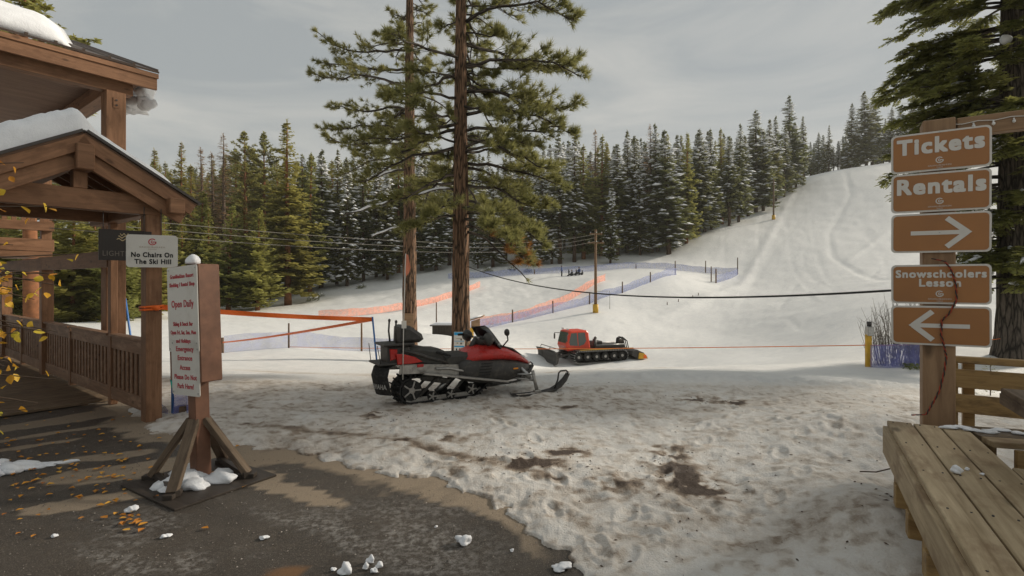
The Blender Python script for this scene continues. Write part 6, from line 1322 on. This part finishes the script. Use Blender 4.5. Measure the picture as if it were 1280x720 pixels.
# ------------------------------------------------------------------ sledders
def person(px, r, pose, top, legs, label, face):
    p = G(px, r); t = thing('person', label, 'person', p, face)
    if pose == 'stand': J = [((0,0,.92),.15),((0,0,1.2),.17),((0,0,1.42),.15),((0,0,1.52),.07),((0,0,1.68),.115)]; LG = [[((0,s*.1,.86),.11),((.04,s*.12,.5),.08),((0,s*.13,.06),.07),((.12,s*.13,.04),.06)] for s in (-1,1)]; AR = [[((0,s*.17,1.4),.075),((.03,s*.27,1.12),.06),((.16,s*.25,.92),.05)] for s in (-1,1)]
    else: J = [((0,0,.18),.17),((-.04,0,.45),.18),((0,0,.66),.15),((.02,0,.76),.07),((.04,0,.92),.115)]; LG = [[((.05,s*.12,.18),.11),((.42,s*.16,.34),.08),((.75,s*.15,.08),.07),((.85,s*.15,.14),.06)] for s in (-1,1)]; AR = [[((0,s*.17,.63),.075),((.16,s*.27,.42),.06),((.36,s*.22,.34),.05)] for s in (-1,1)]
    def skin(chains, name, mat):
        vs, es, rd = [], [], []
        for ch, root in chains:
            pr_ = root
            for co, rad in ch:
                vs.append(co); rd.append(rad)
                if pr_ is not None: es.append((pr_, len(vs)-1))
                pr_ = len(vs)-1
        me = bpy.data.meshes.new(name); me.from_pydata(vs, es, []); me.materials.append(M[mat]); o = inst(name, me, t)
        md = o.modifiers.new('skin', 'SKIN'); 
        for v, q in zip(me.skin_vertices[0].data, rd): v.radius = (q, q)
        me.skin_vertices[0].data[0].use_root = True; o.modifiers.new('sub', 'SUBSURF').levels = 1; o.modifiers['sub'].render_levels = 1; return o
    skin([(J, None), (AR[0], 2), (AR[1], 2), (LG[0], 0), (LG[1], 0)], 'body', top)
    hd_ = J[-1][0]; mb = MB(); mb.blob((hd_[0]+.03,0,hd_[2]-.02),(.085,.075,.10),.02,2,1); mb.build('face', M['skin'], t); mb = MB(); mb.blob((hd_[0]-.01,0,hd_[2]+.05),(.125,.12,.095),.05,2,2); mb.build('hat', M[legs], t)
    mb = MB(); 
    for lg in LG:
        mb.tube([c for c, _ in lg[:3]], [q*1.06 for _, q in lg[:3]], 8)
    mb.build('trousers', M[legs], t); return t
person(702,.130,'stand','jacketblue','darkcloth','person in a blue jacket standing on the slope left of the sledders',R(-20))
person(711,.131,'stand','darkcloth','darkcloth','person in dark clothes standing nearest the one in the blue jacket',R(30)).scale = (.62,.62,.62)
person(715,.130,'sit','darkcloth','darkcloth','person in dark clothes sitting on the snow right of the two standing ones',R(200))
person(720.5,.130,'sit','darkcloth','darkcloth','person in dark clothes sitting at the left of the three on the right',R(180)); person(724,.132,'sit','jacketblue','darkcloth','person sitting upright in the middle of the three on the right',R(230)).scale = (1.15,1.15,1.25); person(728,.130,'sit','darkcloth','darkcloth','person sitting lowest at the right end of the sledders',R(150)).scale = (.9,.9,.8)
# ------------------------------------------------------------------ bare bushes by the yellow post
def twig_bush(px, r, h, w, label, seed, mat='greytwig'):
    p = G(px, r); mb = MB(); rr = random.Random(seed)
    for _ in range(64):
        a = rr.random()*6.283; e = rr.uniform(.1,.75); q = Vector((math.cos(a)*w*.7*rr.random(), math.sin(a)*w*.5*rr.random(), 0)); d = Vector((math.cos(a)*math.sin(e)*w, math.sin(a)*math.sin(e)*w, h*rr.uniform(.5,1.0))); m_ = q+d*.5+Vector((rr.gauss(0,.05),rr.gauss(0,.05),.08)); mb.tube([q,m_,q+d],[.009,.006,.002],4,False)
        for _ in range(4): f = rr.uniform(.35,.9); s = q+d*f; mb.tube([s,s+Vector((rr.gauss(0,.12),rr.gauss(0,.12),rr.uniform(.08,.3)))],[.004,.0015],3,False)
    t = thing('bare_bush', label, 'bush', p); mb.build('twigs', M[mat], t); return t
twig_bush(1108,.0212,1.7,.6,'leafless twiggy bush close to the yellow post',1); twig_bush(1128,.0216,2.2,.65,'tall leafless bush behind the left arrow sign',2); twig_bush(1146,.0212,1.3,.4,'low leafless bush next to the cedar sign post',3)
net('blue_net', [G(px, r) for px, r in ((1088,.0205),(1110,.0203),(1130,.0205),(1158,.0208))], .58, 'bluemesh', 'dark blue mesh fence round the leafless bushes by the yellow post')
stake(1153,.0207,432,.025,'jacketblue','thin dark blue pole at the end of the mesh round the bushes',None,'net_pole','pole')
rr = random.Random(9); t = thing('fir_sapling', 'tiny green fir sapling seen over the honey brown rail', 'sapling', G(1238,.0155)); mb = MB()
for k in range(220):
    z = rr.uniform(.1,.75); a = rr.random()*6.28; L = .24*(1-z/.85)+.03; p = Vector((math.cos(a)*L*rr.random(),math.sin(a)*L*rr.random(),z)); d = Vector((math.cos(a),math.sin(a),.2))*.06; s = Vector((-d.y,d.x,0))*.22; mb.add([p,p+d*.5+s,p+d,p+d*.5-s],[(0,1,2,3)])
mb.build('foliage', M['needle_green'], t); mb = MB(); mb.tube([(0,0,-.1),(0,0,.8)],[.012,.004],5); mb.build('stem', M['deadtwig'], t)
mb = MB()
for k in range(150):
    a = rr.random()*6.28; p = Vector((rr.gauss(0,.14),rr.gauss(0,.1),rr.uniform(0,.16))); d = Vector((math.cos(a),math.sin(a),.5))*.09; s = Vector((-d.y,d.x,0))*.3; mb.add([p,p+d*.5+s,p+d,p+d*.5-s],[(0,1,2,3)])
tag(mb.build('ground_shrub', M['needle_green'], loc=G(1142,.0203)), 'low green shrub at the foot of the leafless bushes', 'shrub')
# ------------------------------------------------------------------ yellow leaved sapling at the left edge
ys = thing('aspen_sapling', 'young aspen with yellow autumn leaves at the left edge', 'sapling', (-3.36,2.75,0)); rr = random.Random(17)
lf = MB(); lf.add([(0,0,0),(.012,.016,.003),(.030,.021,.004),(.046,.010,.0),(.056,0,-.006),(.046,-.010,.0),(.030,-.021,.004),(.012,-.016,.003),(.03,0,-.003)], [(8,0,1),(8,1,2),(8,2,3),(8,3,4),(8,4,5),(8,5,6),(8,6,7),(8,7,0)], None, True); lme = lf.mesh('leaf', M['leaf'])
nleaf = 0
for (h, lean, az) in ((2.62,.10,.4),(2.4,.14,-.2),(2.1,.14,1.0)):
    st = [Vector((lean*h*f*math.cos(az)*.6+.04*math.sin(f*7), lean*h*f*math.sin(az)*.4, h*f)) for f in np.linspace(0,1,9)]
    mb = MB(); mb.tube(st, [.017*(1-.8*i/8)+.003 for i in range(9)], 6); mb.build('stem', M['deadtwig'], ys)
    for _ in range(17):
        f = rr.uniform(.48,1); i = min(7,int(f*8)); p = st[i].lerp(st[i+1],f*8-i); L = rr.uniform(.45,.80); a = rr.gauss(.0,.55); e = p+Vector((math.cos(a)*L,math.sin(a)*L*.6,rr.uniform(-.25,.15)*L)); mid = p.lerp(e,.5)+Vector((0,0,.03))
        mb = MB(); mb.tube([p,mid,e],[.006,.0045,.002],4,False); tw = mb.build('twig', M['deadtwig'], ys)
        for _ in range(rr.choice((5,6,7,8))):
            if nleaf >= 290: break
            g = rr.uniform(.35,1.02); q = p.lerp(e,g)+Vector((rr.gauss(0,.03),rr.gauss(0,.03),rr.gauss(-.01,.035))); s = rr.uniform(.6,1.05)
            inst('leaf', lme, tw, q, (rr.uniform(-1.4,1.4), rr.uniform(-.5,1.3), rr.random()*6.28), (s,s,s)); nleaf += 1
# ------------------------------------------------------------------ thin haze, added to lift the dark tones of the wood
hz = MB(); hz.box((0, 60, 37), (760, 900, 90)); t = bpy.data.materials.new('thin_haze'); t.use_nodes = True; nt_ = t.node_tree
for n in list(nt_.nodes): nt_.nodes.remove(n)
ho = nt_.nodes.new('ShaderNodeOutputMaterial'); hv = nt_.nodes.new('ShaderNodeVolumePrincipled'); hv.inputs['Color'].default_value = (.92, .92, .84, 1); hv.inputs['Density'].default_value = .00032; hv.inputs['Anisotropy'].default_value = .2
nt_.links.new(hv.outputs[0], ho.inputs['Volume'])
tag(hz.build('haze', t), 'thin haze over the whole valley, added to lift the dark wood', None, None, 'stuff')
